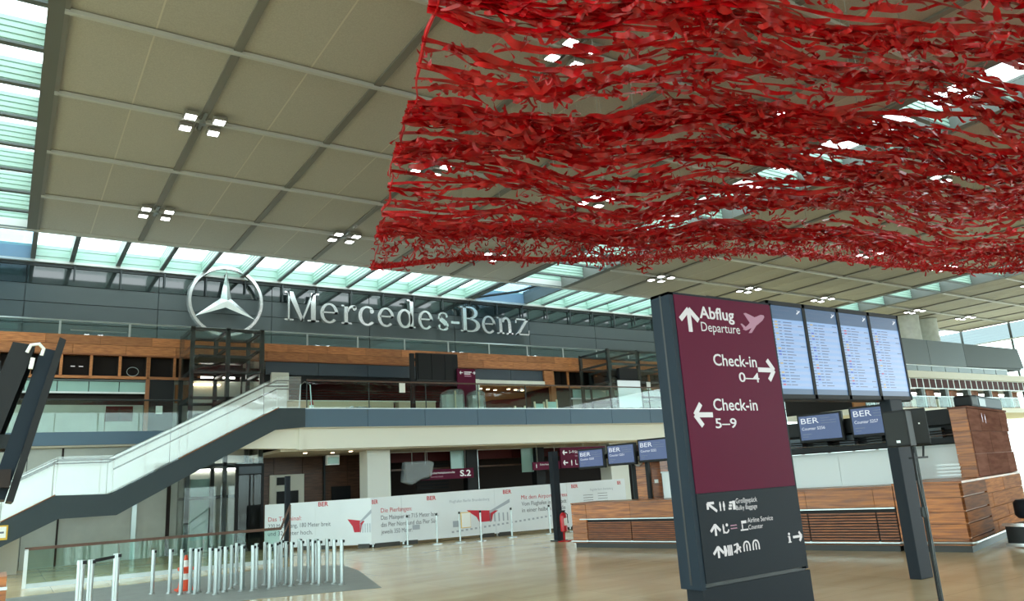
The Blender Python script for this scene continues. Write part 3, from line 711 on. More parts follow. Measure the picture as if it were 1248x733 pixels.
def glyph(ch):
    """outline pieces in a unit box: x 0..1 across the letter, z up, capitals 1 high"""
    if ch == 'M': return [rect(.10, 0, .145, 1), rect(0, 0, .26, TH), [(0, 1), (0, 1-TH), (.10, 1-TH), (.14, 1)], [(.06, 1), (.24, 1), (.56, .0), (.47, 0)], [(.47, 0), (.53, 0), (.86, 1), (.80, 1)], rect(.76, 0, .90, 1), rect(.66, 0, 1.0, TH), [(.80, 1), (1.0, 1), (1.0, 1-TH), (.80, 1-TH)]]
    if ch == 'e': return ring(.5, XH/2, .5, XH/2+.02, .31, XH/2-.05, 0, 318)+[rect(.12, XH/2-.0, .97, XH/2+.055)]
    if ch == 'c': return ring(.55, XH/2, .55, XH/2+.02, .33, XH/2-.05, 48, 318)+ring(.84, .52, .13, .09, 0, 0, 0, 360, 10)
    if ch == 'd': return ring(.42, XH/2, .42, XH/2+.02, .24, XH/2-.06, 0, 360)+[rect(.72, 0, .90, 1.06), [(.56, 1.06), (.90, 1.06), (.90, 1.0), (.56, 1.02)], rect(.72, 0, 1.0, TH)]
    if ch == 'r': return [rect(.18, 0, .42, XH), rect(0, 0, .66, TH), [(0, XH), (.42, XH), (.42, XH-TH), (0, XH-TH)]]+ring(.78, .43, .40, .26, .30, .17, 62, 180, 10)+ring(.86, .58, .14, .09, 0, 0, 0, 360, 10)
    if ch == 's':
        c = [(.80, .50), (.78, .60), (.66, .655), (.50, .67), (.32, .64), (.20, .55), (.22, .45), (.38, .385), (.58, .315), (.76, .235), (.82, .135), (.72, .045), (.52, .01), (.34, .02), (.20, .07), (.17, .19)]
        wz = [.05, .05, .03, .025, .035, .06, .09, .10, .10, .10, .08, .05, .025, .025, .04, .05]; q = []
        for k in range(len(c)-1):
            p0, p1 = np.array(c[k]), np.array(c[k+1]); d = (p1-p0)*np.array([1, 1.0]); d /= np.linalg.norm(d); n_ = np.array([-d[1]*1.5, d[0]])
            q.append([tuple(p0-n_*wz[k]), tuple(p1+d*.012-n_*wz[k+1]), tuple(p1+d*.012+n_*wz[k+1]), tuple(p0+n_*wz[k])])
        return q
    if ch == '-': return [rect(0, .28, 1, .37)]
    if ch == 'B': return [rect(.14, 0, .31, 1), rect(0, 0, .5, TH), rect(0, 1-TH, .5, 1), rect(.3, .50, .55, .55)]+ring(.5, .76, .40, .24, .22, .185, -90, 90, 14)+ring(.52, .265, .48, .265, .28, .205, -90, 90, 14)
    if ch == 'n': return [rect(.14, 0, .32, XH), rect(0, 0, .44, TH), [(0, XH), (.32, XH), (.32, XH-TH), (0, XH-TH)], rect(.70, 0, .88, .46), rect(.58, 0, 1.0, TH)]+ring(.57, .44, .31, .26, .13, .17, 0, 170, 14)
    if ch == 'z': return [rect(0, XH-.06, 1, XH), rect(0, 0, 1, .06), [(.0, .0), (.22, 0), (1, XH), (.78, XH)], rect(0, XH-.2, .07, XH), rect(.93, 0, 1, .2)]
CAP = 1.40
for ch, (x0, x1) in zip('Mercedes-Benz', LX):
    g = MB()
    for poly in glyph(ch): g.prism([(x0+(x1-x0)*a, 34.60, 9.80+CAP*b) for a, b in poly], (0, .2, 0))
    g.build('letter', 'steel_bright', lg)

# ================================================================== RIGHT GALLERY (y = 22)
ga = setting('gallery', (46, 22, 4.2))
def pan(x0, x1, z0, z1, m, name, y0=22.0, y1=22.1): blk((x0, y0, z0), (x1, y1, z1), m, name, ga)
for k in range(3): pan(34.6+3.9*k, 34.6+3.9*(k+1)-.03, 6.68, 8.08, 'gallery_dark', 'dark_panel')
e = MB(); e.prism([(46.3, 22, 6.72), (53.4, 22, 6.8), (53.0, 22, 8.04), (46.3, 22, 8.06)], (0, .1, 0)); e.build('dark_panel', 'wall_panel', ga)
blk((34.6, 22.1, 6.7), (53.2, 26, 8.0), 'gallery_dark', 'volume', ga)
for k in range(11): pan(35.2+1.45*k, 35.2+1.45*(k+1)-.07, 6.34, 6.62, 'gallery_window', 'window_pane', 22.03, 22.08)
blk((34.6, 22.06, 6.3), (51.2, 22.3, 6.68), 'white_metal', 'window_band', ga)
blk((34.6, 21.9, 5.93), (60, 22.3, 6.30), 'white_wall', 'parapet', ga)
for k in range(38): pan(35.0+.64*k, 35.0+.64*(k+1)-.13, 5.42, 5.90, 'dark_red', 'red_panel', 22.045, 22.09)
blk((34.6, 22.06, 5.36), (60, 22.3, 5.93), 'white_metal', 'panel_band', ga)
for k in range(10):
    a = 36.0+2.45*k
    pan(a, a+.25, 4.3, 5.36, 'skylight_edge', 'pier', 22.0, 22.3); pan(a+1.55, a+2.2, 4.3, 5.36, 'wood_trim', 'wood_leaf', 22.5, 22.6)
    pan(a+.35, a+1.1, 5.02, 5.18, 'white_paint', 'shop_header', 22.8, 22.9); pan(a+.45, a+1.5, 4.3, 4.95, 'orange_wall' if k < 2 else 'beige', 'shop_back', 23.2, 23.3)
    pan(a+.35, a+1.2, 5.18, 5.24, 'shop_light', 'light_strip', 22.75, 22.8); pan(a+.27, a+.31, 4.3, 5.36, 'white_metal', 'frame', 21.99, 22.05)
blk((34.6, 21.6, 4.0), (60, 26, 4.28), 'white_beam', 'floor_slab', ga)
blk((34.6, 25.9, 4.28), (60, 26, 5.9), 'void', 'rear_wall', ga); blk((34.6, 22.3, 5.8), (60, 26, 5.95), 'white_wall', 'shop_ceiling', ga)
gp = unit_box('glass_pane', 'clear_glass', 1.9, .02, .55)
for k in range(12): piece('glass_pane', gp, ga, (36+1.95*k, 21.65, 4.6))
blk((34.6, 21.63, 4.87), (60, 21.67, 4.90), 'steel', 'rail', ga)
for (xx, rr) in ((53.9, 1.05), (56.9, .8)):
    e = MB(); e.lathe(xx, 29.4, [(rr, 0), (rr, 11.3), (rr*1.0, 11.35), (rr*1.03, 11.74)], 28); struct(e.build('column', 'concrete', smooth=True))
# ================================================================== CEILING LAMPS
proto = None
LAB = ['ceiling lamp with four square heads at the grid crossing']
def make_lamp():
    t = thing('ceiling_lamp', 'ceiling lamp with four bright square heads under a grid crossing of the beige ceiling', 'lamp', (0, 0, 0), 'four-headed lamps on the beige ceiling grid')
    for sx in (-1, 1):
        for sy in (-1, 1):
            b = MB(); b.box((sx*.36-.17, sy*.36-.17, -.16), (sx*.36+.17, sy*.36+.17, -.05)); h = b.build('lamp_head', 'lamp_body', t, bevel=.02)
            b = MB(); b.box((sx*.36-.13, sy*.36-.13, -.175), (sx*.36+.13, sy*.36+.13, -.155)); g_ = b.build('light_face', 'lamp_light', h)
    b = MB(); b.box((-.5, -.04, -.07), (.5, .04, -.03)); b.box((-.04, -.5, -.07), (.04, .5, -.03)); b.build('cross_arm', 'steel', t)
    b = MB(); b.lathe(0, 0, [(.09, -.14), (.09, -.05), (.05, -.03)], 12); b.build('hub', 'steel', t)
    return t
first = True
ORD = ['first column', 'second column', 'third column', 'fourth column', 'fifth column', 'sixth column', 'seventh column', 'eighth column']
ROWN = {27.37: 'row nearest the dark far wall', 19.91: 'second row from the dark far wall', 12.45: 'third row from the dark far wall', 4.99: 'row nearest the camera'}
for x0, cols in ((0.3, (1, 3, 5)), (24.4, (1, 3, 5)), (48.5, (1, 3))):
    for c in cols:
        for yy in (27.37, 19.91, 12.45, 4.99):
            xx = x0+c*GX
            if yy < 6 and (xx > 8): continue
            if yy < 15 and xx > 42: continue
            # MB bakes world positions, so the prototype is built at its own origin
            lab = 'four-headed ceiling lamp, %s from the left, %s' % (ORD[round((x0-.3)/24.1)*3+(c-1)//2], ROWN[yy])
            if first: proto = make_lamp(); first = False; proto.location = (xx, yy, CZ); proto['label'] = lab; continue
            clone(proto, (xx, yy, CZ), lab)

# ================================================================== TOTEM SIGN
T = XF(6.65)
to = thing('direction_totem', 'tall maroon and dark grey double-sided direction totem with white arrows and text', 'sign', (7.85, 6.75, 0))
MB().box((6.95, 6.68, .46), (8.82, 6.98, 3.96)).build('core', 'totem_side', to, bevel=.01)
MB().box((6.95, 6.65, 1.49), (8.82, 6.68, 3.96)).build('maroon_face', 'maroon', to)
MB().box((6.95, 6.65, .47), (8.82, 6.68, 1.485)).build('dark_face', 'totem_dark', to)
MB().box((6.87, 6.66, .40), (6.95, 6.99, 3.99)).build('side_frame', 'totem_side', to); MB().box((8.82, 6.66, .44), (8.86, 6.99, 3.99)).build('side_frame', 'totem_dark', to)
MB().box((6.87, 6.66, 3.955), (8.86, 6.99, 3.99)).build('top_frame', 'totem_dark', to)
MB().box((6.93, 6.70, 0), (8.94, 6.96, .41)).build('base', 'totem_dark', to); MB().box((6.93, 6.72, .40), (8.88, 6.94, .48)).build('shadow_gap', 'black', to)
MB().box((6.868, 6.80, .45), (6.872, 6.83, 3.97)).build('side_groove', 'black', to)
MB().tube([(7.75, 6.85, 3.99), (7.78, 6.85, 4.04), (8.25, 6.85, 4.04), (8.28, 6.85, 3.99)], .02, 6).build('lifting_bar', 'black', to)
WL = 'white_letter'
def TT(s, x0, z0, x1, z1, b=.0, m=WL): text(s, 'lettering', m, to, T, x0, z0, x1, z1, bold=b)
TT('Abflug', 7.378, 3.681, 8.042, 3.835, .022); TT('Departure', 7.382, 3.506, 8.123, 3.63)
TT('Check-in', 7.533, 3.064, 8.375, 3.215, .011); TT('0\u20134', 7.982, 2.860, 8.388, 2.985, .011)
TT('Check-in', 7.430, 2.486, 8.272, 2.635, .011); TT('5\u20139', 7.427, 2.264, 7.823, 2.385, .011)
TT('Gro\u00dfgep\u00e4ck', 7.62, 1.335, 8.02, 1.395, .0); TT('Bulky Baggage', 7.614, 1.255, 8.005, 1.31)
TT('Airline Service', 7.788, 1.09, 8.274, 1.15, .0); TT('Counter', 7.794, 1.01, 8.067, 1.065, .0)
b = MB(); flat_poly(b, rect(8.535, .79, 8.565, .868), T, 0, .006); flat_poly(b, rect(8.52, .785, 8.58, .797), T, 0, .006); flat_poly(b, rect(8.52, .856, 8.55, .868), T, 0, .006); b.build('information_mark', WL, to); b = MB(); flat_poly(b, [(8.55+.018*math.cos(a), .893+.016*math.sin(a)) for a in np.linspace(0, 6.28, 11)[:-1]], T, 0, .006); b.build('information_dot', WL, to)
def arrow(par, fr, x0, z0, x1, z1, direction, wid, m=WL, q=.006):
    cx, cz = (x0+x1)/2, (z0+z1)/2; hx, hz = (x1-x0)/2, (z1-z0)/2; b = MB()
    if direction == 'u': sh = [(cx, z0), (cx, z1-wid*.5)]; hd = [(x0+wid*.2, z1-hx*1.0), (cx, z1-wid*.5), (x1-wid*.2, z1-hx*1.0)]
    if direction == 'r': sh = [(x0, cz), (x1-wid*.5, cz)]; hd = [(x1-hz*1.0, z1-wid*.2), (x1-wid*.5, cz), (x1-hz*1.0, z0+wid*.2)]
    if direction == 'l': sh = [(x1, cz), (x0+wid*.5, cz)]; hd = [(x0+hz*1.0, z1-wid*.2), (x0+wid*.5, cz), (x0+hz*1.0, z0+wid*.2)]
    if direction == 'ul': sh = [(x1, z0), (x0+wid*.5, z1-wid*.5)]; hd = [(x0+wid*.4, z0+hz*.5), (x0+wid*.4, z1-wid*.4), (x1-hx*.5, z1-wid*.4)]
    quad_strip(b, sh, fr, q, wid); quad_strip(b, hd, fr, q+.001, wid); return b.build('arrow', m, par)
arrow(to, T, 7.008, 3.484, 7.36, 3.814, 'u', .065); arrow(to, T, 8.388, 2.881, 8.746, 3.182, 'r', .062); arrow(to, T, 7.054, 2.281, 7.399, 2.579, 'l', .062)
arrow(to, T, 7.104, 1.267, 7.269, 1.379, 'ul', .03); arrow(to, T, 7.116, .986, 7.294, 1.128, 'u', .03); arrow(to, T, 7.12, .731, 7.304, .872, 'u', .03); arrow(to, T, 8.624, .785, 8.812, .909, 'r', .03)
# climbing aircraft pictogram
b = MB()
flat_poly(b, [(8.19, 3.575), (8.25, 3.56), (8.50, 3.655), (8.62, 3.725), (8.67, 3.775), (8.66, 3.80), (8.60, 3.805), (8.48, 3.765), (8.30, 3.64)], T, 0, .006)
flat_poly(b, [(8.36, 3.66), (8.245, 3.80), (8.29, 3.81), (8.50, 3.75)], T, 0, .005); flat_poly(b, [(8.40, 3.635), (8.30, 3.53), (8.36, 3.535), (8.52, 3.685)], T, 0, .005); flat_poly(b, [(8.22, 3.57), (8.155, 3.65), (8.185, 3.655), (8.27, 3.60)], T, 0, .005)
b.build('aircraft_pictogram', 'aircraft_pink', to)
def person(b, x, z, h, fr, skirt=False):
    flat_poly(b, [(x+.07*h*math.cos(a), z+.92*h+.07*h*math.sin(a)) for a in np.linspace(0, 2*math.pi, 9)[:-1]], fr, 0, .006)
    flat_poly(b, [(x-.11*h, z+.82*h), (x+.11*h, z+.82*h), (x+(.17 if skirt else .10)*h, z+.40*h), (x-(.17 if skirt else .10)*h, z+.40*h)], fr, 0, .006)
    flat_poly(b, [(x-.08*h, z+.4*h), (x-.01*h, z+.4*h), (x-.01*h, z), (x-.08*h, z)], fr, 0, .006); flat_poly(b, [(x+.01*h, z+.4*h), (x+.08*h, z+.4*h), (x+.08*h, z), (x+.01*h, z)], fr, 0, .006)
b = MB(); person(b, 7.335, 1.265, .11, T); person(b, 7.40, 1.265, .11, T, True); b.build('restroom_pictogram', WL, to)
b = MB(); flat_poly(b, rect(7.56, 1.265, 7.604, 1.37), T, 0, .006)
for k in range(3): flat_poly(b, rect(7.48+.012*k, 1.27+.035*k, 7.53+.012*k, 1.295+.035*k), T, 0, .006)
b.build('baggage_pictogram', WL, to)
b = MB(); person(b, 7.345, 1.0, .11, T)
quad_strip(b, [(7.39+.045*math.cos(a), 1.045+.04*math.sin(a)) for a in np.linspace(2.4, 6.2, 9)], T, .006, .016); b.build('baby_pictogram', WL, to); b = MB(); flat_poly(b, [(7.41+.02*math.cos(a), 1.095+.018*math.sin(a)) for a in np.linspace(0, 6.28, 9)[:-1]], T, 0, .006); b.build('baby_pictogram', WL, to)

for zz in (1.075, 1.04): b = MB(); flat_poly(b, rect(7.475, zz, 7.585, zz+.012), T, 0, .005); b.build('small_print', 'aircraft_pink', to)
b = MB(); flat_poly(b, rect(7.675, 1.09, 7.765, 1.122), T, 0, .006); flat_poly(b, rect(7.65, 1.005, 7.785, 1.022), T, 0, .006); person(b, 7.685, 1.02, .07, T); b.build('counter_pictogram', WL, to)
b = MB()
flat_poly(b, [(7.31, .74), (7.34, .74), (7.365, .80), (7.34, .86), (7.31, .86)], T, 0, .006)
for k in range(3): flat_poly(b, rect(7.375+.03*k, .74, 7.393+.03*k, .86), T, 0, .006)
b.build('gate_pictogram', WL, to)
b = MB(); quad_strip(b, [(7.485, .77), (7.61, .82)], T, .006, .02); quad_strip(b, [(7.55, .86), (7.53, .75)], T, .006, .018); quad_strip(b, [(7.49, .85), (7.56, .865), (7.60, .76)], T, .006, .016); b.build('smoking_pictogram', WL, to)
for xx in (7.655, 7.825):
    b = MB(); quad_strip(b, [(xx+.01, .762), (xx+.01, .83), (xx+.03, .865), (xx+.065, .875), (xx+.10, .865), (xx+.12, .83), (xx+.12, .762)], T, .006, .018); person(b, xx+.065, .762, .085, T); b.build('portal_pictogram', WL, to)

# ================================================================== DEPARTURE BOARD
D = XF(6.75)
db = thing('departure_board', 'bank of four upright pale blue departure screens on a single dark grey post', 'display', (11.5, 6.8, 0))
MB().box((11.42, 6.66, 0), (11.76, 6.84, 2.66)).build('post', 'totem_dark', db, bevel=.01)
MB().box((8.89, 6.76, 2.64), (12.20, 6.95, 4.07)).build('casing', 'near_black', db, bevel=.01)
rr_ = random.Random(3)
XSB = [8.885, 9.70, 10.53, 11.35, 12.20]
for k in range(4):
    a, b_ = XSB[k]+.03, XSB[k+1]-.035
    fm = MB()
    fm.box((a-.035, 6.73, 2.66), (b_+.035, 6.76, 2.72)); fm.box((a-.035, 6.73, 4.0), (b_+.035, 6.76, 4.06)); fm.box((a-.035, 6.73, 2.66), (a, 6.76, 4.06)); fm.box((b_, 6.73, 2.66), (b_+.035, 6.76, 4.06))
    fm.build('bezel', 'near_black', db)
    s = MB().box((a, 6.745, 2.72), (b_, 6.76, 4.0)).build('screen', 'screen_board', db)
    MB().box((a, 6.742, 3.80), (b_, 6.746, 4.0)).build('header_bar', 'screen_header', s); MB().box((a, 6.742, 2.72), (b_, 6.746, 2.80)).build('footer_bar', 'screen_header', s)
    text('Abflug Departure', 'lettering', 'screen_text', s, D, a+.04, 3.925, a+.46, 3.955, q=.009); text('Terminal 1', 'lettering', 'screen_text', s, D, a+.04, 3.85, a+.28, 3.88, q=.009)
    pc = MB(); quad_strip(pc, [(b_-.13, 3.90), (b_-.05, 3.95)], D, .009, .02); quad_strip(pc, [(b_-.11, 3.96), (b_-.08, 3.925)], D, .009, .012); pc.build('aircraft_mark', 'screen_white', s)
    rows = MB(); txt = MB(); cl = {c: MB() for c in ('screen_red', 'screen_blue', 'screen_yellow')}
    for r in range(22):
        zz = 3.75-.043*r
        if r % 2: flat_poly(rows, rect(a+.01, zz-.012, b_-.01, zz+.03), D, .005, .002)
        if rr_.random() < .62: flat_poly(cl[rr_.choice(list(cl))], rect(a+.09, zz, a+.15, zz+.020), D, .008, .002)
        flat_poly(txt, rect(a+.17, zz+.003, a+.17+rr_.uniform(.05, .09), zz+.014), D, .008, .002); flat_poly(txt, rect(a+.28, zz+.003, a+.28+rr_.uniform(.08, .2), zz+.014), D, .008, .002)
        flat_poly(txt, rect(a+.02, zz+.003, a+.07, zz+.014), D, .008, .002)
        if rr_.random() < .3: flat_poly(txt, rect(b_-.14, zz+.003, b_-.04, zz+.014), D, .008, .002)
    stuff(rows.build('row_bands', 'screen_row_light', s)); stuff(txt.build('flight_text', 'screen_text', s))
    for c, q in cl.items():
        if q.v: stuff(q.build('airline_marks', c, s))

# ================================================================== CHECK-IN ISLAND
def counter(s0, s1, top, label, depth=1.1, left_end=True, seg=1.38):
    t = thing('checkin_counter', label, 'counter', IS((s0+s1)/2, 0, 0))
    MB().box((s0+.02, .06, .1), (s1-.02, depth, top-.03), IS).build('carcass', 'wood_trim', t)
    MB().box((s0+.05, .04, 0), (s1-.05, depth-.02, .11), IS).build('plinth', 'plinth', t)
    MB().box((s0, -.02, top-.035), (s1, depth+.02, top), IS).build('worktop', 'counter_wood', t)
    e0 = s0
    if left_end:
        n = 4
        for k in range(n): MB().box((s0, 0, .12+(top-.17)*k/n), (s0+.48, .07, .12+(top-.17)*(k+1)/n-.006), IS).build('front_board', 'counter_wood', t)
        e0 = s0+.49
    zt = top-.42; k = 0; u = e0
    while u < s1-.05:
        v = min(u+seg, s1)
        MB().box((u, 0, zt+.02), (v-.006, .06, top-.04), IS).build('front_board', 'counter_wood', t); u = v; k += 1
    nz = 11
    MB().box((e0, .043, .13), (s1-.01, .058, zt), IS).build('slat_gap_shade', 'void', t)  # near-black sheet paints the shade between the slats
    u = e0
    while u < s1-.05:
        v = min(u+seg, s1)
        for j in range(nz):
            z0 = .16+(zt-.22)*j/nz
            MB().box((u+.01, .0, z0), (v-.02, .04, z0+(zt-.22)/nz*.58), IS).build('slat', 'slat_wood', t)
        u = v
    MB().box((e0-.18, -.07, zt-.01), (s1+.0, -.035, zt+.015), IS).build('upper_rail', 'steel', t)
    MB().box((s0-.02, -.07, .155), (s1+.0, -.035, .18), IS).build('lower_rail', 'steel', t)
    for uu in np.arange(e0, s1, seg): MB().box((uu-.015, -.05, .15), (uu+.015, .02, .19), IS).build('rail_bracket', 'steel', t)
    return t
c1 = counter(0.0, 4.9, 1.13, 'slatted wooden check-in counter starting beside the red extinguisher and ending behind the totem')
c2 = counter(4.98, 8.12, 1.24, 'slatted wooden check-in counter between the totem and the post of the departure board', left_end=False)
# solid end piece of the island
ce = thing('counter_end', 'solid wooden board-clad end block of the check-in island, right of the departure board post', 'counter', IS(8.75, .5, 0))
MB().box((8.14, .05, .1), (9.30, 5.6, 1.24), IS).build('carcass', 'wood_trim', ce); MB().box((8.14, .03, 0), (9.32, 5.6, .11), IS).build('plinth', 'plinth', ce)
MB().box((8.12, -.02, 1.24), (9.36, 5.6, 1.28), IS).build('worktop', 'counter_wood', ce)
for (z0, z1) in ((.12, .24), (.25, .5), (.51, .72), (.73, .98), (.99, 1.235)): 
    MB().box((8.13, 0, z0), (9.34, .06, z1), IS).build('front_board', 'counter_wood', ce)
    MB().box((9.30, 0.0, z0+.02 if z0 > .2 else z0), (9.35, 1.9, z1), IS).build('side_board', 'matte_dark_wood', ce)
for j, (z0, z1) in enumerate(((.12, .4), (.41, .66), (.67, .95), (.96, 1.235))):
    for kk, (a, b_) in enumerate(((1.92, 2.35), (2.36, 3.6), (3.61, 5.6))): MB().box((9.28, a, z0), (9.335+.004*((j+kk) % 2), b_, z1), IS).build('side_board', 'matte_wood', ce)
MB().tube([IS(8.12, -.05, .17), IS(9.36, -.05, .17), IS(9.40, .02, .17), IS(9.40, 1.75, .17), IS(9.40, 3.2, .17)], .025, 8).build('lower_rail', 'steel', ce)

# tall wooden back block
tw = thing('tall_cabinet', 'tall plank-clad wooden back block with white vent slots behind the end of the check-in island', 'cabinet', IS(9.1, 4, 1.28))
MB().box((8.98, 1.83, 1.285), (9.26, 5.6, 2.70), IS).build('core', 'wood_trim', tw)
for j in range(6):
    z0 = 1.29+j*.236; MB().box((8.96, 1.78, z0), (9.28, 1.84, z0+.228), IS).build('end_plank', 'counter_wood', tw)
for j in range(3):
    z0 = 1.29+j*.47
    for kk in range(4):
        a = 1.80+kk*1.0-(.35 if j % 2 else 0); a = max(a, 1.8); b_ = min(1.80+(kk+1)*1.0-(.35 if j % 2 else 0), 5.6)
        MB().box((9.25, a, z0), (9.30+.003*((j+kk) % 2), b_-.008, z0+.462), IS).build('plank', 'tall_wood', tw)
MB().box((8.94, 1.76, 2.70), (9.32, 5.6, 2.74), IS).build('cap', 'tall_wood', tw)
W = lambda u, q, z: IS(9.30+q, u, z)
b = MB(); person(b, 3.0, 2.42, .2, W); person(b, 3.28, 2.40, .2, W, True); b.build('restroom_pictogram', 'aircraft_pink', tw)
vs_ = MB()
for k in range(4): MB().box((8.55, 1.72, 1.34+.07*k), (8.98, 1.76, 1.375+.07*k), IS).build('vent_slat', 'white_metal', tw)
eq = thing('equipment_case', 'long low black rounded equipment case lying on top of the tall wooden block', 'case', IS(9.1, 3.6, 2.74))
MB().box((8.95, 2.35, 2.745), (9.3, 2.9, 3.0), IS).build('end_cap', 'near_black', eq, bevel=.05); MB().box((8.97, 2.9, 2.745), (9.28, 5.5, 3.02), IS).build('body', 'totem_side', eq, bevel=.04); MB().box((9.27, 3.1, 2.78), (9.29, 3.7, 2.95), IS).build('vent', 'black', eq)

# white back walls, wooden pillar with clock
bw = thing('back_screen', 'plain white partition behind the far end of the check-in counters, seen left of the totem', 'partition', IS(2.6, 2.65, 0))
MB().box((1.27, 2.6, 0), (4.9, 2.68, 1.78), IS).build('panel', 'white_paint', bw); MB().box((1.25, 2.58, 1.76), (4.9, 2.7, 1.80), IS).build('cap', 'white_metal', bw)
bw2 = thing('back_screen', 'plain white partition behind the counters between the totem and the tall wooden block', 'partition', IS(7, 2.65, 0))
for k in range(3): MB().box((4.92+1.3*k, 2.6, 0), (4.92+1.3*(k+1)-.008, 2.68, 1.95), IS).build('panel', 'white_paint', bw2)
MB().box((4.92, 2.58, 1.94), (8.9, 2.7, 1.99), IS).build('cap', 'white_metal', bw2)
wp = thing('wooden_pillar', 'wooden board-clad pillar rising behind the far check-in counter under a white clock', 'pillar', IS(.8, 2.7, 0))
for j in range(6):
    MB().box((.43, 2.58, .38*j), (.93, 3.0, .38*(j+1)-.006), IS).build('board', 'counter_wood', wp); MB().box((.935, 2.6, .38*j), (1.24, 3.0, .38*(j+1)-.006), IS).build('board', 'slat_wood', wp)
MB().box((1.02, 2.58, 1.5), (1.14, 2.605, 1.6), IS).build('socket', 'paper_white', wp)
MB().box((.25, 2.65, 0), (.42, 2.9, 2.3), IS).build('dark_edge', 'near_black', wp)
ck = thing('wall_clock', 'round white clock fixed at the top of the wooden pillar', 'clock', IS(.55, 2.52, 2.15))
cpl = [(.55+.15*math.cos(a), 2.15+.15*math.sin(a)) for a in np.linspace(0, 2*math.pi, 25)[:-1]]
MB().prism([(u, 2.52, z_) for u, z_ in cpl], (0, .06, 0), IS).build('casing', 'white_metal', ck)
MB().prism([(.55+(u-.55)*.85, 2.51, 2.15+(z_-2.15)*.85) for u, z_ in cpl], (0, .02, 0), IS).build('dial', 'paper_white', ck)
b = MB(); b.box((.543, 2.5, 2.15), (.557, 2.51, 2.25), IS); b.box((.55, 2.5, 2.143), (.62, 2.51, 2.157), IS); b.build('hands', 'black', ck)
# dark beam carrying the monitors, conveyor clutter behind
be = thing('cable_tray', 'dark steel cable trays and boxes running behind the counter monitors', 'tray', IS(4, 2.25, 2.2))
MB().box((-1.2, 2.23, 2.28), (4.9, 2.36, 2.42), IS).build('beam', 'near_black', be)
MB().box((4.9, 2.23, 2.02), (8.9, 2.34, 2.14), IS).build('tray', 'near_black', be); MB().box((4.9, 2.23, 2.42), (8.9, 2.38, 2.72), IS).build('beam', 'near_black', be)
for u in (.98, 4.7, 7.9): MB().box((u, 2.23, 0), (u+.1, 2.34, 2.7), IS).build('support', 'near_black', be)
MB().box((4.9, 2.5, 1.995), (8.9, 2.58, 2.76), IS).build('backboard', 'near_black', be)
for k in range(6): MB().box((5.2+.62*k, 2.24, 2.14), (5.2+.62*k+.34, 2.5, 2.36), IS).build('junction_box', 'dark_steel' if k % 2 else 'header_blue', be)
for k in range(3): MB().tube([IS(4.9, 2.2, 2.18+.05*k), IS(7, 2.2, 2.12+.05*k), IS(9, 2.2, 2.2+.05*k)], .012, 5).build('cable', 'black' if k else 'steel', be)
# counter monitors, left to right
MONS = [(-1.2, 2.02, 2.60, 'leftmost counter monitor over the far check-in counter, nearest the maroon hanging sign', 'Counter S250', .96),
        (-.13, 2.05, 2.66, 'second counter monitor from the left over the far check-in counter', 'Counter S251', .98),
        (.95, 2.08, 2.72, 'third counter monitor from the left, beside the left edge of the totem', 'Counter S252', .98),
        (5.60, 2.25, 2.93, 'tilted-looking counter monitor just right of the totem, showing counter S256', 'Counter S256', 1.06),
        (6.84, 2.28, 2.98, 'counter monitor half hidden behind the black loudspeakers, showing counter S257', 'Counter S257', 1.0)]
for (s0, z0, z1, lab, num, wd) in MONS:
    t = thing('counter_monitor', lab, 'monitor', IS(s0+wd/2, 2, z0), 'blue counter monitors over the check-in island')
    MB().box((s0, 2.0, z0), (s0+wd, 2.12, z1), IS).build('casing', 'near_black', t, bevel=.012)
    g = .05; s = MB().box((s0+g, 1.99, z0+g*1.3), (s0+wd-g, 2.01, z1-g), IS).build('screen', 'screen_counter', t)
    M_ = lambda u, q, z: IS(u, 1.988-q, z)
    h = z1-z0
    text('BER', 'lettering', 'screen_white', t, M_, s0+.1, z1-.1-.19*h, s0+.1+.40*wd, z1-.1, q=.003)
    for k in range(3): MB().box((s0+.1+.44*wd, 1.983, z1-.13-.06*k), (s0+.1+.44*wd+(.34 if k else .22)*wd, 1.987, z1-.115-.06*k), IS).build('small_print', 'screen_text', t)
    text(num, 'lettering', 'screen_white', t, M_, s0+.1, z0+.44*h, s0+.1+.52*wd, z0+.44*h+.1*h, q=.003)
    for zz, ln in ((.28, .2), (.19, .12)): MB().box((s0+.1, 1.983, z0+zz*h), (s0+.1+ln*wd, 1.987, z0+zz*h+.03*h), IS).build('small_print', 'screen_text', t)
    MB().box((s0+wd*.42, 2.12, (z0+z1)/2-.1), (s0+wd*.58, 2.22, (z0+z1)/2+.1), IS).build('bracket', 'near_black', t)

# ================================================================== SPEAKERS, CASE
sp = thing('speaker_stand', 'slim black tripod stand carrying two loudspeakers in front of the departure board post', 'stand', (8.0, 4.5, 0))
MB().tube([(7.99, 4.5, .02), (7.99, 4.5, 1.84)], .020, 10).build('lower_pole', 'near_black', sp); MB().tube([(8.03, 4.5, .02), (8.03, 4.5, 1.87)], .012, 10).build('upper_pole', 'dark_steel', sp)
MB().box((7.93, 4.47, 1.74), (8.2, 4.53, 1.76)).build('crossbar', 'near_black', sp); MB().tube([(8.16, 4.5, 1.75), (8.2, 4.5, 1.87)], .012, 6).build('hook', 'near_black', sp)
MB().cyl(7.99, 4.5, 1.15, 1.25, .035, 12).build('collar', 'black', sp)
MB().lathe(8.0, 4.5, [(.28, 0), (.28, .012), (.05, .03)], 24).build('base_plate', 'near_black', sp)
MB().tube([(7.96, 4.48, 1.8), (7.93, 4.47, 1.5), (7.975, 4.47, 1.1), (7.965, 4.48, .7), (7.98, 4.5, .1)], .006, 5).build('cable', 'black', sp)
